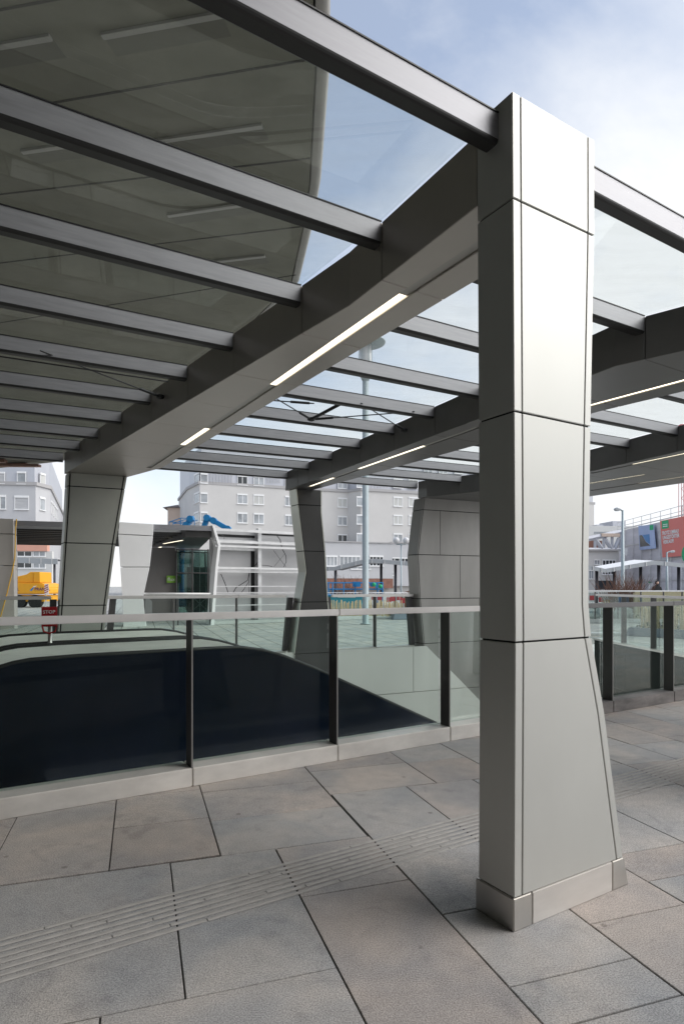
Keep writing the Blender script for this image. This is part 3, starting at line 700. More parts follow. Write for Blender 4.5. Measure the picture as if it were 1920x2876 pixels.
for v0, v1 in ((1329, 1357), (1383, 1412), (1437, 1466), (1491, 1519)):
    window(fa, ab, 563, v0, 583, v1, 'pane_grey', 0); window(fch, ab, 546, v0, 559.5, v1, 'pane_grey', 0)
for i, (v0, v1) in enumerate(((1335, 1362), (1386.6, 1415), (1439, 1469), (1491, 1520))):
    window(fa, ab, 666, v0, 695, v1, 'pane_dark' if i == 0 else 'pane_grey'); window(fa, ab, 712, v0+2, 741, v1+2, 'pane_curtain' if i % 2 else 'pane_grey')
    window(fa, ab, 800, v0+6, 822, v1+6, 'pane_grey')
for i, (v0, v1) in enumerate(((1345, 1372), (1398, 1424.5), (1449, 1475.5), (1500, 1524))): window(fa, ab, 948, v0, 974, v1, ('pane_grey', 'pane_curtain', 'pane_grey', 'pane_dark')[i])
for i, (v0, v1) in enumerate(((1343, 1369), (1394, 1421), (1445, 1472), (1497, 1523))):
    window(fp, ab, 1001, v0, 1019, v1, 'pane_grey', 0); window(fp, ab, 1104, v0+1, 1130, v1+1, ('pane_grey', 'pane_curtain', 'pane_curtain', 'pane_grey')[i]); window(fp, ab, 1147, v0+2, 1173, v1+2, 'pane_curtain')
    if i == 0:
        for u in (1190, 1232, 1275, 1318): window(fp, ab, u, 1316, u+24, 1330, 'pane_grey')
mb = MB(); k = 0
for u in [590+8.5*i for i in range(8)]+[750+8.5*i for i in range(5)]: fa.rect(mb, u, 1322, u+.7, 1357, .12, .1)
for u in (1040, 1049, 1058, 1067, 1076, 1085): fp.rect(mb, u, 1345, u+.7, 1371, .12, .1)
mb.build('standing_seam', 'cornice', ab)
mb = MB(); fp.rect(mb, 900, 1526, 1090, 1625, 1.6, 1.5); fp.rect(mb, 1090, 1529, 1330, 1646, .8, .7); mb.build('podium', 'render_blue', ab)
mb = MB(); fp.rect(mb, 898, 1523, 1092, 1526, 1.8, 1.9); fp.rect(mb, 1092, 1526, 1332, 1529, 1.0, 1.0); mb.build('ledge', 'cornice', ab)
fq = Facade(fp.A+n*1.6, ang)
window(fq, ab, 907, 1560, 947, 1590, 'pane_grey', 3); window(fq, ab, 953, 1560, 1011, 1590, 'pane_grey', 4); window(fq, ab, 1037, 1560, 1076, 1590, 'pane_dark', 3); window(fq, ab, 985, 1592, 1040, 1599, 'pane_grey', 2)
fr_ = Facade(fp.A+n*.8, ang); window(fr_, ab, 1093, 1566, 1150, 1585, 'pane_dark', 3, sill=False); window(fr_, ab, 1092, 1606, 1104, 1616, 'pane_grey', 1)
mb = MB(); fp.rect(mb, 895, 1625.3, 1092, 1652, 1.62, 1.4); mb.build('base_band', 'brick', ab)
# corner building at the left
B0 = W(-60, 1645, 68); fb = Facade(B0, math.atan2(1.5, 12))
lb = thing('corner_building', Vector((B0.x, B0.y, 0)), 'pale corner apartment house with cornice and shutters at the far left', 'building')
zc2 = fb.at(60, 1363).z
p1 = fb.at(100, 1645); p1.z = 0; p2 = W(141, 1645, p1.y+2.6); p2.z = 0; p3 = W(178, 1645, p1.y+30); p3.z = 0; p4 = p3+Vector((-20, 6, 0))
plan = [fb.A-fb.e*30, p1, p2, p3, p3+Vector((-25, 6, 0)), fb.A-fb.e*34+Vector((0, 20, 0))]
MB().ext(plan, (0, 0, zc2)).build('wall', 'render_blue', lb)
cen = sum(plan, Vector())/len(plan)
MB().ext([p-(p-cen).normalized()*.2+Vector((0, 0, zc2+.4)) for p in plan], (0, 0, 3.6)).build('attic', 'zinc', lb)
MB().ext([p+(p-cen).normalized()*.22+Vector((0, 0, zc2+.002)) for p in plan], (0, 0, .39)).build('cornice', 'cornice', lb)
fk = Facade(p1, math.atan2(p2.y-p1.y, p2.x-p1.x)); fs_ = Facade(p2, math.atan2(p3.y-p2.y, p3.x-p2.x))
window(fb, lb, 48, 1324, 73, 1359, 'pane_grey', 0); window(fb, lb, -12, 1325, 14, 1358, 'blind', 0); window(fb, lb, 41, 1392, 81, 1431, 'blind', 0); window(fb, lb, -14, 1390, 17, 1430, 'pane_grey', 1)
window(fk, lb, 112, 1329, 127, 1364, 'pane_curtain', 0); window(fk, lb, 111, 1396, 126, 1433, 'pane_grey', 0)
window(fb, lb, 41, 1466, 81, 1500, 'pane_grey', 1)
for u, v0, v1 in ((143.5, 1408, 1444), (149, 1414, 1450), (153.5, 1421, 1455), (157.5, 1427, 1460)): window(fs_, lb, u, v0, u+2.2, v1, 'pane_dark', 0, sill=False)
mb = MB(); fb.rect(mb, 20, 1524.5, 140, 1549, .9, .85); mb.build('painted_band', 'salmon', lb)
mb = MB(); fb.rect(mb, 20, 1549, 152, 1652, .7, .65); mb.build('lower_front', 'render_pale', lb)
fg = Facade(fb.A+fb.n*.7, math.atan2(1.5, 12))
for u0, u1, m_ in ((48, 90, 'pane_dark'), (93, 128, 'pane_grey')):
    window(fg, lb, u0, 1549.5, u1, 1563, m_, 1, .05); window(fg, lb, u0, 1579, u1, 1596, m_, 1, .05)
# small beige house
c0 = W(466, 1645, 112); c0.z = 0
hs = thing('beige_house', c0, 'small beige house with brown hipped roof left of the grey block', 'house')
fh = Facade(c0, .1); c1 = fh.at(560, 1645); c1.z = 0; ex = c1-c0
zt = fh.at(480, 1426).z
c00 = c0-Vector((-1.2, -6, 0))
MB().ext([c0+Vector((.3, 0, 0)), c0+ex, c0+ex+Vector((-1, 9, 0)), c0+Vector((-.8, 9, 0))], (0, 0, zt)).build('wall', 'house_beige', hs)
mb = MB(); a = [c0+Vector((-.5, -.5, zt+.003)), c0+ex+Vector((.5, -.5, zt+.003)), c0+ex+Vector((-.5, 9.5, zt+.003)), c0+Vector((-1.5, 9.5, zt+.003))]
tp = [c0+Vector((1.2, 3.5, zt+1.0)), c0+ex+Vector((-1.5, 3.5, zt+1.0))]
vs = [mb.bm.verts.new(x) for x in a+tp]
for f in ((0, 1, 5, 4), (1, 2, 5), (2, 3, 4, 5), (3, 0, 4), (3, 2, 1, 0)): mb.bm.faces.new([vs[i] for i in f])
bmesh.ops.recalc_face_normals(mb.bm, faces=mb.bm.faces[:]); mb.build('roof', 'roof_brown', hs)
window(fh, hs, 510, 1432, 526, 1462, 'pane_grey', 1)

# ------------------------------------------------------------------ second canopy across the plaza
c2 = thing('entrance_canopy', Vector((-7.6, 23, 0)), 'second canopy across the plaza with one white pillar and a slatted roof', 'canopy')
e2 = Vector((.959, .283, 0)); n2 = Vector((-.283, .959, 0)); O2 = Vector((-13.8, 20.95, 0)); Z2 = 3.8
def Q(a, b, z): return O2+e2*a+n2*b+Vector((0, 0, z))
LEN = 9.2
MB().obox(Q(0, 0, Z2-.19), e2*LEN, n2*.12, (0, 0, .19)).build('fascia', 'purlin', c2)
for i in range(10):
    b = .95+i*.95
    sl_ = MB().obox(Q(0, b, Z2-.20), e2*LEN, n2*.10, (0, 0, .15)).build('roof_slat', 'slat_grey', c2); MB().obox(Q(0, b, Z2-.275), e2*LEN, n2*.12, (0, 0, .073)).build('dark_bottom', 'under_dark', sl_)  # shade of the gaps between slats put into a near-black strip
for i in range(10): MB().obox(Q(0, .12+i*.95, Z2-.05), e2*LEN, n2*.94, (0, 0, .02)).build('roof_pane', 'roof_glass', c2)
MB().obox(Q(0, 9.7, Z2-.26), e2*LEN, n2*.2, (0, 0, .20)).build('rear_beam', 'panel_dark', c2)
# soffit beam running back with a light strip
MB().ext([Q(8.2, .15, Z2-.44), Q(9.15, .15, Z2-.44), Q(9.15, 9.5, Z2-.44), Q(6.7, 9.5, Z2-.44)], (0, 0, .38)).build('beam', 'panel_black', c2)
mb = MB(); mb.ext([Q(8.10, 1.9, Z2-.447), Q(8.18, 1.9, Z2-.447), Q(7.45, 4.2, Z2-.447), Q(7.37, 4.2, Z2-.447)], (0, 0, .006)); mb.build('light_strip', 'lamp_lit', c2)
mb = MB(); mb.ext([Q(7.25, 6.6, Z2-.447), Q(7.35, 6.6, Z2-.447), Q(6.95, 9.3, Z2-.447), Q(6.85, 9.3, Z2-.447)], (0, 0, .006)); mb.build('light_strip', 'lamp_lit', c2)
def flatpoly(pts, d0, slope, th, name, m, parent, label=None):
    """prism whose front lies on the vertical plane through the canopy front"""
    fc = Facade(O2, math.atan2(e2.y, e2.x)); mb = MB(); mb.ext([fc.at(u, v, d0) for u, v in pts], n2*th); return mb.bevel(.006).build(name, m, parent, label)
flatpoly([(336, 1467), (431, 1473), (429, 1505), (333, 1500)], .14, 0, .5, 'pillar_head', 'dusty_white', c2)
flatpoly([(332.5, 1502), (429, 1507), (419.5, 1592), (338.5, 1592)], .14, 0, .5, 'pillar', 'dusty_white', c2, 'bright white pillar tapering downwards')
flatpoly([(338.8, 1594), (419.2, 1594), (401, 1678), (411, 1762), (347, 1762), (344, 1678)], .14, 0, .5, 'pillar_foot', 'dusty_white', c2)
for (a, b, c_, d) in (((-30, 1456), (40, 1459), (41, 1500), (-30, 1499)), ((-30, 1501), (41, 1502), (42, 1588), (-30, 1588)), ((-30, 1590), (42, 1590), (44, 1766), (-30, 1766))):
    flatpoly([a, b, c_, d], .16, 0, .5, 'pillar', 'beige_panel', c2)
bw = MB(); bw.obox(Q(5.6, 6.2, 0), e2*2.35, n2*.2, (0, 0, Z2-.5)); bw.build('rear_wall', 'bronze_wall', c2)
MB().obox(Q(0, 9.0, 0), e2*.5, n2*.6, (0, 0, Z2-1)).build('rear_pillar', 'panel_dark', c2)
MB().ext([Q(5.6, 6.18, .2), Q(6.9, 6.18, .2), Q(6.9, 6.18, .75), Q(5.6, 6.18, 2.25)], -n2*.01).build('wall_panel', 'backing', c2)
fw = Facade(Q(0, 6.1, 0), math.atan2(e2.y, e2.x))
t = thing('green_sign', fw.at(488, 1626), 'small bright green sign on the dark wall under the second canopy', 'sign')
mb = MB(); fw.rect(mb, 468, 1617, 508, 1637, .0, .03); mb.build('plate', 'green_sign', t)
mb = MB(); mb.text('flux', fw.at(470.5, 1631.5, .004), fw.e, (0, 0, 1), .16); mb.build('lettering', 'white_paint', t)
# glazed lift shaft
sh = thing('lift_shaft', Q(9.2, 6.5, 0), 'green glazed lift shaft with steel frame under the second canopy', 'lift shaft')
o = Q(8.0, 6.0, 0)
for a_, b_ in ((o, e2*2.2), (o, n2*2.0), (o+n2*2.0, e2*2.2), (o+e2*2.2, n2*2.0)):
    MB().obox(a_+Vector((0, 0, .05)), b_, (n2 if abs(b_.dot(n2)) < .1 else e2)*.02, (0, 0, 3.15)).build('glass_pane', 'lift_glass', sh)
mb = MB()
for i in range(4):
    for j in (0, 2.0): mb.tube([o+e2*(i*2.2/3)+n2*j, o+e2*(i*2.2/3)+n2*j+Vector((0, 0, 3.25))], .035, 6)
for z in (.05, 1.1, 2.1, 3.2):
    mb.tube([o+Vector((0, 0, z)), o+e2*2.2+Vector((0, 0, z))], .03, 6); mb.tube([o+n2*2+Vector((0, 0, z)), o+n2*2+e2*2.2+Vector((0, 0, z))], .03, 6)
mb.build('frame', 'post', sh)
mb = MB(); mb.obox(o+e2*.5+n2*.5+Vector((0, 0, .3)), e2*1.2, n2*1.0, (0, 0, 2.1)); mb.build('lift_car', 'car_green', sh)
mb = MB()
for i in range(3): mb.tube([o+e2*(.8+.3*i)+n2*.35, o+e2*(.8+.3*i)+n2*.35+Vector((0, 0, 3.1))], .022, 6)
mb.tube([o+e2*.7+n2*.2+Vector((0, 0, .25)), o+e2*1.5+n2*.2+Vector((0, 0, 1.0))], .02, 6); mb.tube([o+e2*1.5+n2*.2+Vector((0, 0, .25)), o+e2*.7+n2*.2+Vector((0, 0, 1.0))], .02, 6)
mb.build('guide_rail', 'galv', sh)
t = thing('steel_rail', Q(6.6, .2, 0), 'white steel handrail across the opening beside the white pillar', 'railing')
fz = Facade(O2, math.atan2(e2.y, e2.x))
MB().tube([fz.at(404, 1668, .0), fz.at(592, 1668, .0)], .04, 8).build('handrail', 'white_paint', t)
mb = MB()
for u in (406, 500, 590): x = fz.at(u, 1668, 0); mb.tube([Vector((x.x, x.y, 0)), x], .025, 6)
mb.build('post', 'post', t)
# unfinished clad wall with galvanised rails
t0_ = W(594, 1645, 23.6); t0_.z = 0
tw = thing('unfinished_wall', t0_, 'unfinished entrance wall with bare steel rails, hanging cables and grey backing', 'wall')
fw2 = Facade(t0_, math.atan2(24.9+2.4-23.6, -1.2+5.02)*.72)
ee, nn = fw2.e, fw2.n
def fr2(mb, u0, v0, u1, v1, off, th): fw2.rect(mb, u0, v0, u1, v1, off, th)
mb = MB()
edge = [(592.5, 1476), (599, 1478), (616, 1532), (609, 1590), (597, 1762), (588, 1762), (602, 1590), (609, 1532)]
mb.ext([fw2.at(u, v, .14) for u, v in edge], -nn*.5); mb.build('edge_trim', 'dusty_white', tw)
mb = MB(); fr2(mb, 602, 1492, 900, 1762, -.42, .15); mb.build('backing_panel', 'backing', tw)
mb = MB(); fr2(mb, 621, 1538, 727, 1545, -.30, .12); fr2(mb, 621, 1545, 624, 1600, -.33, .08); mb.build('opening_frame', 'galv', tw)
mb = MB(); fr2(mb, 622, 1500, 727, 1507, -.40, .03); fr2(mb, 738, 1500, 900, 1504, -.40, .03); fr2(mb, 716, 1545, 727, 1750, -.415, .004); mb.build('service_gap', 'core', tw)
mb = MB(); fr2(mb, 728, 1483, 738, 1764, -.12, .22); mb.build('steel_column', 'galv', tw)
for v, h, off in ((1484, 7, .12), (1513, 2.5, -.2), (1517, 6.5, .05), (1530, 6.0, .08), (1592, 6, .06), (1600.5, 2, .02), (1604, 3, .05), (1646, 2.4, .03), (1664, 2.2, .04), (1668, 2.4, .0), (1700, 2.2, .03), (1738, 2.6, .03)):
    x0, x1 = fw2.t(603 if v > 1520 else 600), fw2.t(905); z = fw2.at(603, v).z
    hh = h/F*23.8
    MB().obox(fw2.A+ee*x0+nn*off+Vector((0, 0, z-hh)), ee*(x1-x0), -nn*.07, (0, 0, hh)).build('rail', 'galv' if h < 5 else 'rail_pale', tw)
def cab(pts, r=.012): MB().tube([fw2.at(u, v, -.18) for u, v in pts], r, 6).build('cable', 'cable', tw)
cab([(731, 1538), (734, 1560), (730, 1577), (719, 1592)], .02); cab([(783, 1504), (792, 1515), (797, 1540), (808, 1560), (809, 1578), (802, 1592)], .016)
cab([(619, 1538), (618, 1590)]); cab([(773, 1545), (808, 1592)], .008); cab([(804, 1556), (774, 1592)], .006); cab([(625, 1612), (637, 1640), (645, 1664)], .016)
cab([(704, 1610), (700, 1630), (668, 1650), (660, 1664)], .016); cab([(706, 1610), (703, 1635), (690, 1655), (683, 1664)]); cab([(622, 1500), (634, 1505), (634, 1513)]); cab([(704, 1612), (704, 1664)], .008); cab([(722, 1586), (755, 1588), (770, 1591)])
mb = MB(); mb.obox(fw2.A+ee*fw2.t(597)+nn*.1, ee*11, -nn*.8, (0, 0, .12)); mb.build('base_kerb', 'pale_stone', tw)
# yellow hose
fz2 = Facade(O2, math.atan2(e2.y, e2.x))
mb = MB(); mb.tube([fz2.at(u, v, .25) for u, v in ((51, 1460), (48, 1490), (47, 1540), (46, 1570), (38, 1610), (25, 1665), (12, 1712), (4, 1740), (2, 1764))], .02, 8)
mb.build('hose', 'hose', label='long yellow hose hanging down beside the beige pillar', cat='hose')

# ------------------------------------------------------------------ plaza objects
def wheel(mb_parent, c, r, w, ax):
    ax = Vector(ax).normalized(); MB().tube([c-ax*w/2, c+ax*w/2], r, 18).build('wheel', 'rubber', mb_parent)
def blift(label, base, arm, basket=None):
    b = Vector((base.x, base.y, 0)); t = thing('boom_lift', b, label, 'boom lift')
    MB().box(b+Vector((0, 0, .62)), 2.2, 1.1, .5).bevel(.04).build('chassis', 'blue_paint', t)
    for sx in (-.75, .75):
        for sy in (-.55, .55): wheel(t, b+Vector((sx, sy, .36)), .36, .25, (0, 1, 0))
    MB().tube([b+Vector((0, 0, .8)), arm[0]], .14, 8).build('mast', 'blue_paint', t)
    mb = MB()
    for a, c in zip(arm, arm[1:]):
        d = (c-a).normalized(); u = Vector((0, 1, 0)); v = d.cross(u)
        mb.obox(a-u*.13-v*.13, c-a, u*.26, v*.26)
    mb.bevel(.02).build('boom', 'blue_paint', t)
    for x in arm[1:-1]: MB().tube([x-Vector((0, .2, 0)), x+Vector((0, .2, 0))], .18, 12).build('knuckle', 'blue_paint', t)
    if basket:
        for a, c in basket: MB().tube([a, c], .022, 6).build('basket_rail', 'blue_paint', t)
DB = 33
def w3(u, v): return W(u, v, DB)
blift('blue boom lift with bent knuckle arm above the slatted roof', w3(690, 1645), [w3(690, 1560), w3(640, 1486), w3(600, 1463), w3(582, 1455), w3(567, 1496)])
bk = [(w3(475, 1466), w3(508, 1455)), (w3(508, 1455), w3(545, 1457)), (w3(475, 1466), w3(475, 1478)), (w3(475, 1466), w3(530, 1467)), (w3(486, 1463), w3(486, 1478)), (w3(507, 1455), w3(507, 1478)), (w3(546, 1456), w3(546, 1478)), (w3(475, 1478), w3(546, 1478)), (w3(512, 1474), w3(530, 1459))]
bk += [(a+Vector((0, .8, 0)), b+Vector((0, .8, 0))) for a, b in bk[:4]]
blift('blue work lift with open basket raised over the second canopy', w3(510, 1645), [w3(510, 1560), w3(524, 1476), w3(535, 1458), w3(545, 1456)], bk)
# yellow mobile crane
D4 = 42
def w4(u, v, dy=0): return W(u, v, D4)+Vector((0, dy, 0))
c = w4(60, 1645); c.z = 0
t = thing('mobile_crane', c, 'yellow mobile crane with dark lettering parked behind the left far pillar', 'crane')
mb = MB(); mb.ext([w4(u, v) for u, v in ((-70, 1640), (40, 1636), (112, 1637), (124, 1641), (131, 1652), (131, 1669), (-70, 1669))], (0, 2.4, 0)); mb.bevel(.08, 2).build('counterweight', 'yellow_paint', t)
mb = MB(); mb.ext([w4(u, v, .3) for u, v in ((-60, 1636.5), (-60, 1622), (47, 1618), (68, 1613), (78, 1606), (88, 1606), (88, 1636.5))], (0, 1.6, 0)); mb.bevel(.03).build('superstructure', 'yellow_paint', t)
mb = MB(); mb.ext([w4(u, v, .25) for u, v in ((88.3, 1606), (107, 1606), (108, 1636.5), (88.3, 1636.5))], (0, 1.7, 0)); mb.bevel(.03).build('cab_box', 'yellow_paint', t)
mb = MB(); mb.ext([w4(u, v, .2) for u, v in ((-120, 1672), (120, 1672), (120, 1690), (-120, 1690))], (0, 2.2, 0)); mb.build('chassis', 'yellow_paint', t)
for u in (-90, -50, 10, 50, 95): wheel(t, w4(u, 1690, .3), .45, .4, (0, 1, 0))
mb = MB(); mb.text('PRANGL', w4(97, 1658.5, -.006), (1, 0, 0), (0, 0, 1), .20, .015); mb.build('lettering', 'purple_text', t)
mb = MB(); mb.text('GL', w4(40, 1659, -.006), (1, 0, 0), (0, 0, 1), .2); mb.build('lettering', 'purple_text', t)
mb = MB(); mb.ext([w4(u, v, -.008) for u, v in ((83, 1659.5), (90, 1659.5), (97, 1649), (91, 1651))], (0, .006, 0)); mb.build('logo', 'blue_paint', t)
mb = MB(); mb.ext([w4(u, v, -.008) for u, v in ((91.5, 1650.5), (95, 1646), (104, 1645.5), (98, 1648.5))], (0, .006, 0)); mb.build('logo', 'white_paint', t)
t = thing('striped_board', w4(138, 1645)-Vector((0, 0, 0)), 'small red and white striped warning board beside the yellow crane', 'warning board'); t.location.z = 0
MB().ext([w4(u, v, -.5) for u, v in ((135, 1640), (146, 1640), (146, 1668), (135, 1668))], (0, .03, 0)).build('board', 'white_paint', t)
mb = MB()
for i in range(4): mb.ext([w4(u, v, -.503) for u, v in ((135, 1646+6*i), (146, 1640.5+6*i), (146, 1643.5+6*i), (135, 1649+6*i))], (0, -.004, 0))
mb.build('stripes', 'red_paint', t)
x = w4(138, 1668, -.48); MB().tube([Vector((x.x, x.y, 0)), x], .03, 6).build('post', 'galv', t)
# folded-roof shelters
def shelter(label, roof, cols, d, dep=5.0, th=11, bent=0.0, rise=0.0):
    A = W(roof[0][0], 1645, d); t = thing('bus_shelter', Vector((A.x, A.y, 0)), label, 'shelter')
    pts = [W(u, v, d+bent*(u-roof[0][0])) for u, v in roof]; dn = Vector((0, 0, -th/F*d))
    mb = MB(); back = Vector((.6, dep, rise))
    for a, b in zip(pts, pts[1:]): mb.ext([a+Vector((0, .1, -.02)), b+Vector((0, .1, -.02)), b+back+Vector((0, 0, -.02)), a+back+Vector((0, 0, -.02))], (0, 0, -.10))
    mb.build('roof', 'shelter_dark', t)
    mb = MB()
    for a, b in zip(pts, pts[1:]): mb.ext([a+Vector((0, .1, -.016)), b+Vector((0, .1, -.016)), b+back+Vector((0, 0, -.016)), a+back+Vector((0, 0, -.016))], (0, 0, .03))
    mb.build('roof_sheet', 'dusty_white', t)
    mb = MB()
    for a, b in zip(pts, pts[1:]): mb.ext([a, b, b+dn, a+dn], (0, .08, 0))
    mb.build('edge_beam', 'shelter_edge', t)
    mb = MB()
    for a, b in zip(pts, pts[1:]):
        k = max(2, int((b-a).length/1.0))
        for i in range(k): x = a+(b-a)*(i+.5)/k; MB().box(x+dn*.5+Vector((0, -.02, 0)), .06, .06, -dn.z*1.12).build('bracket', 'galv', t)
    for u, dy in cols:
        x = W(u, 1645, d+dy); zt = lin([(p.x/p.y, p.z) for p in pts], x.x/x.y)-.1
        MB().tube([Vector((x.x, x.y, 0)), Vector((x.x, x.y, zt))], .10, 10).build('column', 'shelter_dark', t)
    return t
shelter('folded steel shelter roof between the narrow dark pillar and the stained wall', [(880, 1592), (938, 1592), (1018, 1572), (1052, 1570), (1160, 1579), (1230, 1596)], [(913, 2), (942, .3), (1070, 3), (1110, 1), (1165, 2)], 42)
shelter('folded steel shelter roof under the red banner at the right', [(1600, 1580), (1653, 1588), (1700, 1598), (1836, 1575), (1960, 1587), (2060, 1600)], [(1675, 1), (1724, 3), (1798, 2), (1849, .6), (1905, 1)], 40, dep=4, rise=.22)
shelter('dark flat shelter roof behind the yellow crane', [(-40, 1562), (100, 1568), (161, 1570)], [(153, 1), (20, 1)], 52, dep=4, th=15)
# barriers, one white-red fence element each
def barrier():
    t = thing('barrier', Vector((0, 0, 0)), 'white barrier', 'barrier', 'white tube barriers with red plates along the plaza')
    mb = MB(); fr = [Vector((0, 0, .08)), Vector((0, 0, 1.12)), Vector((1.9, 0, 1.12)), Vector((1.9, 0, .08))]
    mb.tube(fr+[fr[0]], .024, 6)
    for i in range(1, 10): mb.tube([Vector((.19*i, 0, .1)), Vector((.19*i, 0, 1.1))], .011, 5)
    mb.build('frame', 'white_paint', t)
    for i, x in enumerate((.25, .75, 1.3)): MB().box((x+.15, -.03, .84-.1*(i % 2)), .24, .02, .26).build('plate', 'red_paint', t)
    mb = MB()
    for x in (.15, 1.75): mb.box((x, 0, .05), .1, .5, .06)
    mb.build('foot', 'rubber', t); return t
br = barrier()
spots = [(905, 33, .05), (975, 34, -.04), (1045, 33, .03), (1080, 31, .06), (1640, 33, .02), (1735, 33, -.03), (1850, 33, .04)]
labs = ['white tube barrier with red plates left of the tall blue mast, nearest the narrow pillar', 'white tube barrier with red plates just left of the tall blue mast', 'white tube barrier with red plates just right of the tall blue mast', 'white tube barrier with red plates beside the stained wall',
        'white tube barrier with red plates next to the near pillar, below the grey building', 'white tube barrier with red plates behind the bare red shrubs', 'white tube barrier with red plates under the red banner']
for i, ((u, d, rz), lb_) in enumerate(zip(spots, labs)):
    x = W(u, 1645, d); x.z = 0; o = br if i == 0 else copy_tree(br); o.location = x; o.rotation_euler.z = rz; o['label'] = lb_
# blue steel rack and teal skip
t = thing('blue_rack', W(1000, 1645, 35)*1, 'blue steel rack frame behind the barriers and the mast', 'rack'); t.location.z = 0
mb = MB()
for u in (917, 922, 934, 965, 997, 1060, 1074): x = W(u, 1636, 35); mb.tube([Vector((x.x, x.y, 0)), x], .045, 6)
for v in (1637, 1655): mb.tube([W(914, v, 35), W(1076, v, 35)], .04, 6)
mb.build('frame', 'blue_paint', t)
for u0, u1, v0, v1 in ((990, 1012, 1634, 1648), (1054, 1062, 1636, 1652)): MB().ext([W(u, v, 34.9) for u, v in ((u0, v0), (u1, v0), (u1, v1), (u0, v1))], (0, .1, 0)).build('board', 'blue_paint', t)
for u in (1004, 1044):
    x = W(u, 1642, 34.7); MB().tube([x, x+Vector((0, .15, 0))], .13, 14).build('disc', 'blue_paint', t)
for i, (u, v) in enumerate(((1050, 1642), (1068, 1647))): MB().ball(W(u, v, 34.6), .12, 6).build('canister', 'green_logo', t)
t = thing('skip', W(968, 1645, 31), 'low teal skip container left of the mast behind the bamboo', 'skip'); t.location.z = 0
mb = MB(); a = W(918, 1645, 31); b = W(1016, 1645, 31); a.z = b.z = 0
mb.ext([a+Vector((.1, 0, .1)), b+Vector((-.1, 0, .1)), b+Vector((.1, 0, .98)), a+Vector((-.1, 0, .98))], (0, 1.5, 0)); mb.bevel(.03).build('body', 'teal_paint', t)
mb = MB(); mb.obox(a+Vector((-.14, -.05, .982)), b-a+Vector((.28, 0, 0)), (0, 1.6, 0), (0, 0, .06)); mb.build('rim', 'blue_paint', t)
mb = MB(); mb.box(a+Vector((1.0, -.02, .93)), .9, .02, .06); mb.build('stripe', 'white_paint', t)
# earth bank / rough wall right of it
mb = MB(); g0 = W(1128, 1645, 34); g0.z = 0
for i in range(5):
    x = g0+Vector((.35+.5*i, random.uniform(-.1, .1), 0)); h = (1.25, 1.75, 2.05, 2.15, 2.2)[i]
    mb.ext([x+Vector((-.3, 0, 0)), x+Vector((.3, 0, 0)), x+Vector((.27, 0, h)), x+Vector((-.26, 0, h-.15))], (0, 1.0, 0))
mb.build('brick_stack', 'earth', label='rough brown stack of brick and earth beside the stained wall', cat='stack')
# planters with bamboo stakes
def planter(label, A, ex, depth, h=.24):
    t = thing('planter', A, label, 'planter'); A = Vector(A); ex = Vector(ex); e = ex.normalized(); n = Vector((-e.y, e.x, 0))
    i_ = .10; up = Vector((0, 0, 1)); mb = MB(); th = .10
    base = [A, A+ex, A+ex+n*depth, A+n*depth]; top = [A+(e+n)*i_+up*h, A+ex+(n-e)*i_+up*h, A+ex+n*depth-(n+e)*i_+up*h, A+n*depth+(e-n)*i_+up*h]
    itop = [A+(e+n)*(i_+th)+up*h, A+ex+(n-e)*(i_+th)+up*h, A+ex+n*depth-(n+e)*(i_+th)+up*h, A+n*depth+(e-n)*(i_+th)+up*h]
    ilow = [x-up*.06 for x in itop]
    R_ = [[mb.bm.verts.new(x) for x in r] for r in (base, top, itop, ilow)]
    for a, b in zip(R_, R_[1:]):
        for k in range(4): mb.bm.faces.new((a[k], a[(k+1) % 4], b[(k+1) % 4], b[k]))
    mb.build('trough', 'planter', t); mb = MB(); mb.poly([x-up*.05 for x in itop]); mb.build('soil', 'soil', t); return t
pr = planter('blue grey planter trough with sloping sides at the right, full of bamboo stakes', P(16.9, 11.25, 0), P(17.9, 6.6, 0)-P(16.9, 11.25, 0), 2.6)
A_ = W(1104, 1645, 27.0); A_.z = 0
planter('blue grey planter trough at the foot of the stained wall, behind the glass railing', A_, (3.2, .3, 0), 1.6, .28)
bedA = W(915, 1645, 27.6); bedA.z = 0
MB().box(bedA+Vector((1.6, .6, .05)), 3.3, 1.3, .10).bevel(.01).build('planting_bed', 'pale_stone', label='low pale planting bed with a row of bamboo stakes left of the mast', cat='planting bed')
def stake(h): return MB().tube([Vector((0, 0, 0)), Vector((0, 0, h*.5)), Vector((.01, 0, h))], [.034, .031, .027], 6)
protos = [stake(h).build('bamboo_stake', 'bamboo') for h in (.82, .9, .98)]
used = [False]*3
def put(x, lab, grp, sc=1):
    i = random.randrange(3); o = protos[i]
    if used[i]: o = protos[i].copy(); C.objects.link(o)
    used[i] = True; o.location = x; o.rotation_euler = (random.uniform(-.06, .06), random.uniform(-.06, .06), random.uniform(0, 6)); o.scale = (sc, sc, sc); tag(o, lab, 'stake', grp)
for i in range(58):
    u = 920+206*i/57+random.uniform(-1.2, 1.2); x = W(u, 1645, 28+random.uniform(-.35, .35)); x.z = .06
    put(x, 'upright bamboo stake in the dense row behind the far railing, around the tall mast', 'bamboo stakes in the row around the mast', .8)
for i in range(44):
    e = (P(17.9, 6.6)-P(16.9, 11.25)); n = Vector((-e.y, e.x, 0)).normalized(); x = P(16.9, 11.25)+e*random.uniform(.02, .40)+n*(random.uniform(.3, 1.5)); x.z = .17
    put(x, 'upright bamboo stake standing in the blue grey trough at the right', 'bamboo stakes in the right trough', .78)
mb = MB()
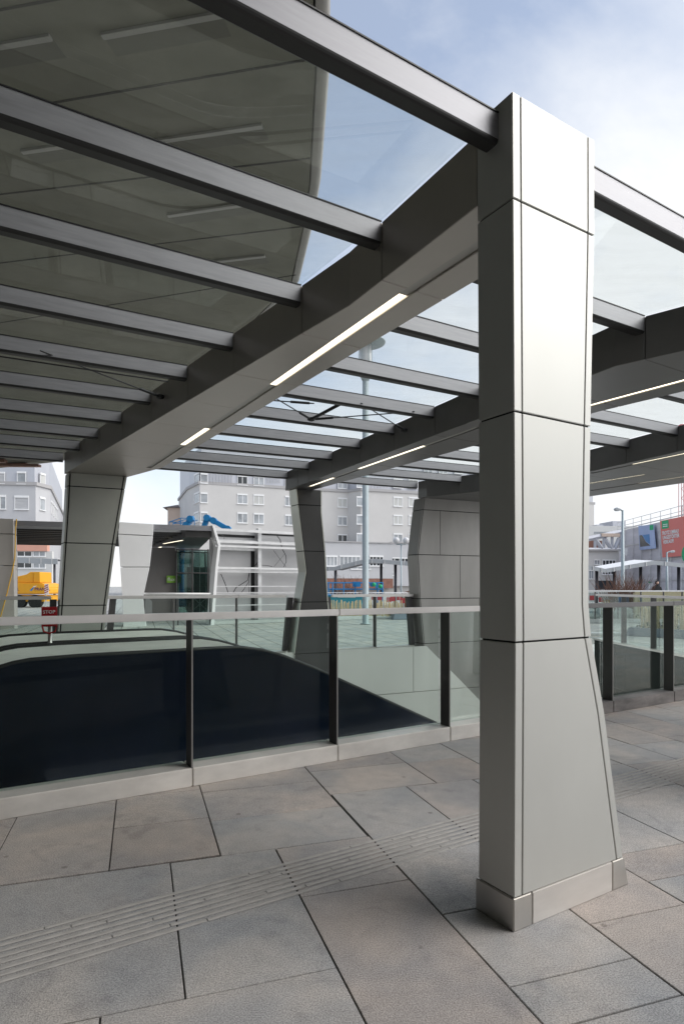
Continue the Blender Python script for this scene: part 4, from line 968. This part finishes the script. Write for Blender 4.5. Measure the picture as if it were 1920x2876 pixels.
for i in range(260):
    e = (P(17.9, 6.6)-P(16.9, 11.25)); n = Vector((-e.y, e.x, 0)).normalized(); c = random.choice((.06, .16, .27, .4)); x = P(16.9, 11.25)+e*(c+random.gauss(0, .03))+n*(1.0+random.gauss(0, .3)); z = .18+abs(random.gauss(0, .16))
    d = Vector((random.uniform(-1, 1), random.uniform(-1, 1), random.uniform(.1, 1))).normalized()*.11; s_ = d.cross(Vector((0, 0, 1))).normalized()*.028; x.z = z; mb.poly([x, x+d*.5+s_, x+d, x+d*.5-s_])
mb.build('ground_plants', 'leaf', label='sparse green plants among the stakes in the right trough', cat='plants', kind='stuff')
# plywood hoarding
a = W(1782, 1645, 26.3); a.z = 0
t = thing('hoarding', a, 'plain plywood hoarding behind the white-topped railing', 'hoarding')
for i in range(4): MB().obox(a+Vector((1.22*i+.004, 0, .02)), (1.212, 0, 0), (0, .03, 0), (0, 0, 1.24)).build('board', 'plywood', t)
mb = MB()
for i in range(5): mb.obox(a+Vector((1.22*i-.03, .032, 0)), (.06, 0, 0), (0, .05, 0), (0, 0, 1.2))
mb.build('batten', 'plywood', t)
a = W(1655, 1645, 18.2); a.z = 0
MB().obox(a+Vector((-.6, 0, -.01)), (1.65, .12, 0), (0, .5, 0), (0, 0, .09)).bevel(.01).build('stone_block', 'pale_stone', label='low pale stone kerb block left of the right trough', cat='kerb block')
a = W(1712, 1645, 28); a.z = 0
mb = MB()
for i in range(7): mb.box(a+Vector((-.9+.34*i, .3*(i % 2), .12+.07*(i % 3))), .7, .5, .22+.1*(i % 3), .3*i)
mb.bevel(.05, 2).build('sheet_pile', 'pale_stone', label='heap of pale wrapped material behind the white-topped railing', cat='heap')
# bare shrubs
def shrub(label, c, h, w, n, m='twig'):
    t = thing('bare_shrub', c, label, 'shrub'); mb = MB()
    for i in range(n):
        a = random.uniform(0, 6.28); r = random.uniform(0, w*.25); b = c+Vector((r*math.cos(a), r*math.sin(a), 0)); pts = [b]; d = Vector((math.cos(a)*random.uniform(.1, .6), math.sin(a)*random.uniform(.1, .6), 1))
        hh = h*random.uniform(.5, 1)
        for k in range(3):
            d += Vector((random.uniform(-.35, .35), random.uniform(-.35, .35), 0)); pts.append(pts[-1]+d.normalized()*hh/3)
        mb.tube(pts, [.016, .013, .010, .006], 4, False)
        for k in (1, 2):
            x = pts[k]; dd = Vector((random.uniform(-.8, .8), random.uniform(-.8, .8), .8)).normalized()
            mb.tube([x, x+dd*hh*.25, x+dd*hh*.4+Vector((0, 0, hh*.06))], [.010, .008, .005], 4, False)
    mb.build('twigs', m, t)
def gp(u, d): x = W(u, 1645, d); x.z = 0; return x
shrub('reddish bare shrub left of the single-arm street lamp', gp(1733, 31), 2.2, 1.2, 80); shrub('reddish bare shrub right of the single-arm street lamp', gp(1772, 32), 2.1, 1.5, 80)
shrub('thin bare shrub below the folded shelter roof left of the mast', gp(980, 38), 2.4, .8, 40)
# person in dark clothing
pc = gp(1844, 34)
def person(c):
    t = thing('person', c, 'person in black coat walking behind the white-topped railing', 'person')
    me = bpy.data.meshes.new('body'); J = [(0, 0, .95), (0, 0, 1.15), (0, 0, 1.38), (0, 0, 1.50), (0, -.02, 1.62), (0, 0, 1.73), (-.2, 0, 1.40), (-.25, .05, 1.12), (-.23, -.1, .88), (.2, 0, 1.40), (.25, -.04, 1.12), (.24, .1, .88), (-.09, -.03, .9), (-.10, -.14, .5), (-.10, -.1, .08), (-.10, -.24, .04), (.09, .03, .9), (.10, .06, .5), (.10, .22, .1), (.10, .12, .03)]
    E_ = [(0, 1), (1, 2), (2, 3), (3, 4), (4, 5), (2, 6), (6, 7), (7, 8), (2, 9), (9, 10), (10, 11), (0, 12), (12, 13), (13, 14), (14, 15), (0, 16), (16, 17), (17, 18), (18, 19)]
    rad = [.15, .15, .17, .06, .095, .07, .075, .055, .04, .075, .055, .04, .10, .075, .05, .04, .10, .075, .05, .04]
    me.from_pydata([Vector(j) for j in J], E_, []); ob = bpy.data.objects.new('body', me); C.objects.link(ob); ob.parent = t
    sk = ob.modifiers.new('skin', 'SKIN')
    for v, r in zip(me.skin_vertices[0].data, rad): v.radius = (r, r*.8)
    me.skin_vertices[0].data[0].use_root = True
    su = ob.modifiers.new('sub', 'SUBSURF'); su.levels = su.render_levels = 1
    me.materials.append(M['cloth'])
    MB().ball(c+Vector((0, -.03, 1.655)), .085, 8).build('face', 'skin', t)
    mb = MB(); mb.lathe(c+Vector((0, .005, 1.60)), [(.10, 0), (.108, .07), (.09, .13), (.04, .165)], 14); mb.build('hair', 'cloth', t)
person(pc)
# van with green roof far behind
c = gp(1905, 62)
t = thing('van', c, 'white van with green roof edge behind the shelter at the right', 'van')
mb = MB(); mb.ext([c+Vector((x, 0, z)) for x, z in ((-2.2, .4), (2.6, .4), (2.6, 1.0), (2.0, 1.15), (1.5, 1.8), (-2.1, 1.8))], (0, 1.9, 0)); mb.bevel(.06, 2).build('body', 'white_paint', t)
mb = MB(); mb.ext([c+Vector((x, -.02, z)) for x, z in ((-2.1, 1.805), (1.5, 1.805), (1.1, 2.0), (-2.0, 2.0))], (0, 1.94, 0)); mb.build('roof_trim', 'green_logo', t)
mb = MB(); mb.ext([c+Vector((x, -.012, z)) for x, z in ((-1.9, 1.2), (1.6, 1.2), (1.35, 1.7), (-1.9, 1.7))], (0, .01, 0)); mb.build('window', 'pane_dark', t)
for x in (-1.4, 1.6): wheel(t, c+Vector((x, .1, .36)), .36, .22, (0, 1, 0))
# buildings at the right
B1 = gp(1600, 64); fl = Facade(B1, .16)
gb = thing('grey_building', B1, 'low grey building with strip windows right of the near pillar', 'building')
x1 = fl.at(1737, 1645); x1.z = 0; z1 = fl.at(1690, 1547).z
MB().ext([B1, x1, x1+Vector((-1, 12, 0)), B1+Vector((-1, 12, 0))], (0, 0, z1)).build('wall', 'render_grey', gb)
mb = MB(); fl.rect(mb, 1600, 1543, 1736, 1547, .3, .6); mb.build('parapet', 'cornice', gb)
for u0, u1, v0, v1, k in ((1668, 1683, 1572, 1586, 1), (1690, 1728, 1572, 1590, 3), (1652, 1666, 1600, 1626, 1), (1690, 1722, 1594, 1614, 3)): window(fl, gb, u0, v0, u1, v1, 'pane_dark' if k == 3 else 'pane_grey', k, .2)
mb = MB(); fl.rect(mb, 1678, 1631, 1722, 1655, .06, .1); mb.build('shop_opening', 'pane_dark', gb)
mb = MB(); fl.rect(mb, 1734, 1541, 1745, 1562, 1.0, .5); mb.build('box_sign', 'white_paint', gb)
ts = thing('steel_truss', fl.at(1690, 1545)+Vector((0, 3, 0)), 'steel truss storey under construction on top of the low grey building', 'truss')
B2 = Facade(B1+Vector((0, 1.2, 0)), .16); mb = MB()
def bar(u0, v0, u1, v1, w=.22): mb.tube([B2.at(u0, v0), B2.at(u1, v1)], w, 6)
bar(1640, 1516, 1742, 1494, .3); bar(1640, 1543, 1742, 1543, .2)
for u0, u1 in ((1669, 1690), (1696, 1716), (1738, 1726)): bar(u0, 1512, u1, 1541)
for u in (1670, 1695, 1718, 1741): bar(u, 1510 if u < 1700 else 1500, u, 1543, .15)
mb.build('truss', 'zinc', ts)
mb = MB(); B2.rect(mb, 1684, 1499, 1735, 1508, .35, .3); mb.build('edge_board', 'house_beige', ts)
mb = MB(); B2.rect(mb, 1600, 1512, 1735, 1542, -3, .2); mb.build('inner_wall', 'brick', ts)
B3 = gp(1600, 95); f3 = Facade(B3, .12); wb = thing('white_block', B3, 'plain white block with a long dark strip window, far behind the truss', 'building')
x1 = f3.at(1790, 1645); x1.z = 0; MB().ext([B3, x1, x1+Vector((0, 15, 0)), B3+Vector((0, 15, 0))], (0, 0, f3.at(1700, 1477).z)).build('wall', 'render_pale', wb)
mb = MB(); f3.rect(mb, 1668, 1494, 1740, 1500, .05, .1); mb.build('window', 'pane_grey', wb)
for u0, u1, v in ((1694, 1713, 1470), (1740, 1777, 1460)): mb = MB(); f3.rect(mb, u0, v, u1, 1476.5, -2, 4); mb.build('roof_plant', 'zinc', wb)
# netted scaffold building
N0 = W(1737, 1645, 72); N1 = W(1960, 1645, 54); N0.z = N1.z = 0
fn = Facade(N0, math.atan2(N1.y-N0.y, N1.x-N0.x))
nb = thing('netted_building', N0, 'building wrapped in grey scaffold netting, carrying two banners', 'building')
zt = fn.at(1800, 1478).z
MB().ext([N0, N1, N1+Vector((14, 4, 0)), N0+Vector((14, 4, 0))], (0, 0, zt)).build('netting', 'net', nb)
mb = MB()
for z in [x*2.0 for x in range(1, 5)]: mb.obox(N0+fn.n*.06+Vector((0, 0, z)), N1-N0, fn.n*.05, (0, 0, .10))
Ln = (N1-N0).length; k = 0
while k < Ln: mb.tube([N0+fn.e*k+fn.n*.12, N0+fn.e*k+fn.n*.12+Vector((0, 0, zt+1.0))], .035, 5); k += 2.2
for z in (.5, 1.0): mb.obox(N0+fn.n*.1+Vector((0, 0, zt+z)), N1-N0, fn.n*.04, (0, 0, .05))
mb.build('scaffold', 'galv', nb)
def quadon(uvs, off, th, name, m, parent): MB().ext([fn.at(u, v, off) for u, v in uvs], -fn.n*th).build(name, m, parent)
t = thing('blue_banner', fn.at(1825, 1510, .3), 'pale blue banner with a building picture on the netted building', 'banner')
quadon([(1800, 1477), (1844, 1473), (1850, 1540), (1804, 1545)], .32, .04, 'sheet', 'poster_blue', t)
quadon([(1804, 1504), (1811, 1503), (1822, 1522), (1835, 1532), (1806, 1536)], .34, .015, 'picture', 'pane_dark', t)
quadon([(1813, 1503), (1832, 1500), (1834, 1528), (1823, 1521)], .337, .012, 'picture', 'poster_deep', t)
quadon([(1833, 1475), (1843.5, 1474), (1843.5, 1488), (1833, 1489)], .337, .012, 'logo', 'green_logo', t)
t = thing('red_banner', fn.at(1900, 1500, .3), 'big red banner with white German lettering on the netted building', 'banner')
quadon([(1862, 1463), (1990, 1438), (1996, 1556), (1869, 1566)], .32, .04, 'sheet', 'poster_red', t)
quadon([(1867.5, 1463.5), (1886, 1460), (1887, 1483), (1868, 1486)], .34, .015, 'logo', 'green_logo', t)
mb = MB()
for u0, v0, u1, v1 in ((1871, 1472, 1884, 1474.5), (1871, 1477, 1884, 1480)): mb.ext([fn.at(u, v, .345) for u, v in ((u0, v0+.6), (u1, v0-1), (u1, v1-1.6), (u0, v1))], -fn.n*.004)
mb.build('logo', 'white_paint', t)
for i, (tx, u, v) in enumerate((('TROTZ UMBAU', 1868, 1503), ('UNGEST\u00d6RTER', 1870, 1515.5), ('VERKAUF!', 1871.5, 1528))):
    p0 = fn.at(u, v, .34); p1_ = fn.at(u+40, v-6.2, .34); MB().text(tx, p0, (p1_-p0), (0, 0, 1), .34, .028).build('lettering', 'white_paint', t)
c_ = fn.at(1935, 1578, .34); mb = MB(); pts = []
for k in range(20): a = 2*math.pi*k/20; pts.append(c_+fn.e*.72*math.cos(a)+Vector((0, 0, .72+.72*math.sin(a))))
mb.ext(pts, -fn.n*.012); mb.build('logo', 'green_logo', t)
# tower crane lattice far behind
c = gp(1915.5, 130); t = thing('tower_crane', c, 'thin red lattice mast of a tower crane above the red banner', 'crane'); mb = MB(); ztop = 34
for sx in (-.5, .5):
    for sy in (-.5, .5): mb.tube([c+Vector((sx, sy, 0)), c+Vector((sx, sy, ztop))], .07, 4)
z = 0
while z < ztop-1:
    mb.tube([c+Vector((-.5, -.5, z)), c+Vector((.5, -.5, z+1))], .04, 4); mb.tube([c+Vector((.5, -.5, z+1)), c+Vector((-.5, -.5, z+2))], .04, 4); z += 2
mb.build('lattice', 'red_paint', t)
mb = MB(); mb.box(c+Vector((0, 0, ztop+.8)), 1.6, 1.6, 1.6); mb.box(c+Vector((12, 0, ztop+2.4)), 22, .8, .9, 0); mb.build('jib', 'red_paint', t)

# ------------------------------------------------------------------ sky, sun, camera
EL, RO = R(40), R(97)
w = bpy.data.worlds.new('World'); bpy.context.scene.world = w; w.use_nodes = True
nt = w.node_tree; N = nt.nodes; L = nt.links; bg = N['Background']
sky = N.new('ShaderNodeTexSky'); sky.sky_type = 'NISHITA'; sky.sun_disc = False; sky.sun_elevation = EL; sky.sun_rotation = RO; sky.air_density = 1.0; sky.dust_density = .25; sky.ozone_density = 1.0
tc = N.new('ShaderNodeTexCoord'); mp = N.new('ShaderNodeMapping'); mp.inputs['Scale'].default_value = (1.0, 1.0, 1.9); mp.inputs['Location'].default_value = (.35, .0, .2)
L.new(tc.outputs['Generated'], mp.inputs['Vector'])
ns = N.new('ShaderNodeTexNoise'); ns.inputs['Scale'].default_value = 1.9; ns.inputs['Detail'].default_value = 7; ns.inputs['Roughness'].default_value = .56; ns.inputs['Distortion'].default_value = .35
L.new(mp.outputs['Vector'], ns.inputs['Vector'])
sp = N.new('ShaderNodeSeparateXYZ'); L.new(tc.outputs['Generated'], sp.inputs[0])
hz = N.new('ShaderNodeMapRange'); hz.inputs['From Min'].default_value = .02; hz.inputs['From Max'].default_value = .62; hz.inputs['To Min'].default_value = .42; hz.inputs['To Max'].default_value = -.02
L.new(sp.outputs['Z'], hz.inputs['Value'])
ad = N.new('ShaderNodeMath'); ad.operation = 'ADD'; sx_ = N.new('ShaderNodeMapRange'); sx_.inputs['From Min'].default_value = -.12; sx_.inputs['From Max'].default_value = .42; sx_.inputs['To Min'].default_value = -.22; sx_.inputs['To Max'].default_value = .26
L.new(sp.outputs['X'], sx_.inputs['Value'])
a2_ = N.new('ShaderNodeMath'); a2_.operation = 'ADD'; L.new(hz.outputs['Result'], a2_.inputs[0]); L.new(sx_.outputs['Result'], a2_.inputs[1])
L.new(ns.outputs['Fac'], ad.inputs[0]); L.new(a2_.outputs[0], ad.inputs[1])
rp = N.new('ShaderNodeValToRGB'); rp.color_ramp.elements[0].position = .40; rp.color_ramp.elements[0].color = (.26, .26, .26, 1); rp.color_ramp.elements[1].position = .76; rp.color_ramp.elements[1].color = (.97, .97, .97, 1)
L.new(ad.outputs[0], rp.inputs['Fac'])
dirv = Vector((math.sin(RO)*math.cos(EL), math.cos(RO)*math.cos(EL), math.sin(EL)))
dt = N.new('ShaderNodeVectorMath'); dt.operation = 'DOT_PRODUCT'; L.new(tc.outputs['Generated'], dt.inputs[0]); dt.inputs[1].default_value = dirv
gl_ = N.new('ShaderNodeMapRange'); gl_.interpolation_type = 'SMOOTHSTEP'; gl_.inputs['From Min'].default_value = .62; gl_.inputs['From Max'].default_value = 1.0; gl_.inputs['To Min'].default_value = 1.0; gl_.inputs['To Max'].default_value = 2.1
L.new(dt.outputs['Value'], gl_.inputs['Value'])
cl_ = N.new('ShaderNodeMix'); cl_.data_type = 'RGBA'; cl_.blend_type = 'MULTIPLY'; cl_.inputs[0].default_value = 1; cl_.inputs[6].default_value = (5.4, 5.5, 5.65, 1); L.new(gl_.outputs['Result'], cl_.inputs[7])
mx = N.new('ShaderNodeMix'); mx.data_type = 'RGBA'; L.new(rp.outputs['Color'], mx.inputs[0]); L.new(sky.outputs[0], mx.inputs[6]); L.new(cl_.outputs[2], mx.inputs[7])
L.new(mx.outputs[2], bg.inputs['Color']); bg.inputs['Strength'].default_value = .15
sl = bpy.data.lights.new('sun', 'SUN'); sl.energy = 1.5; sl.angle = R(46); sl.color = (1, .96, .9)
so = bpy.data.objects.new('sun', sl); C.objects.link(so)
so.rotation_euler = dirv.to_track_quat('Z', 'Y').to_euler()
cd = bpy.data.cameras.new('camera'); co = bpy.data.objects.new('camera', cd); C.objects.link(co); co.location = (0, 0, H); co.rotation_euler = (R(90), 0, 0)
cd.sensor_fit = 'HORIZONTAL'; cd.sensor_width = 36; cd.lens = F/1920*36; cd.shift_y = (HY-1438)/1920; cd.clip_end = 3000; cd.clip_start = .05
sc = bpy.context.scene; sc.camera = co
sc.view_settings.view_transform = 'Standard'; sc.view_settings.look = 'None'; sc.view_settings.exposure = .36; sc.view_settings.gamma = 1
sc.cycles.transparent_max_bounces = 24; sc.cycles.max_bounces = 8
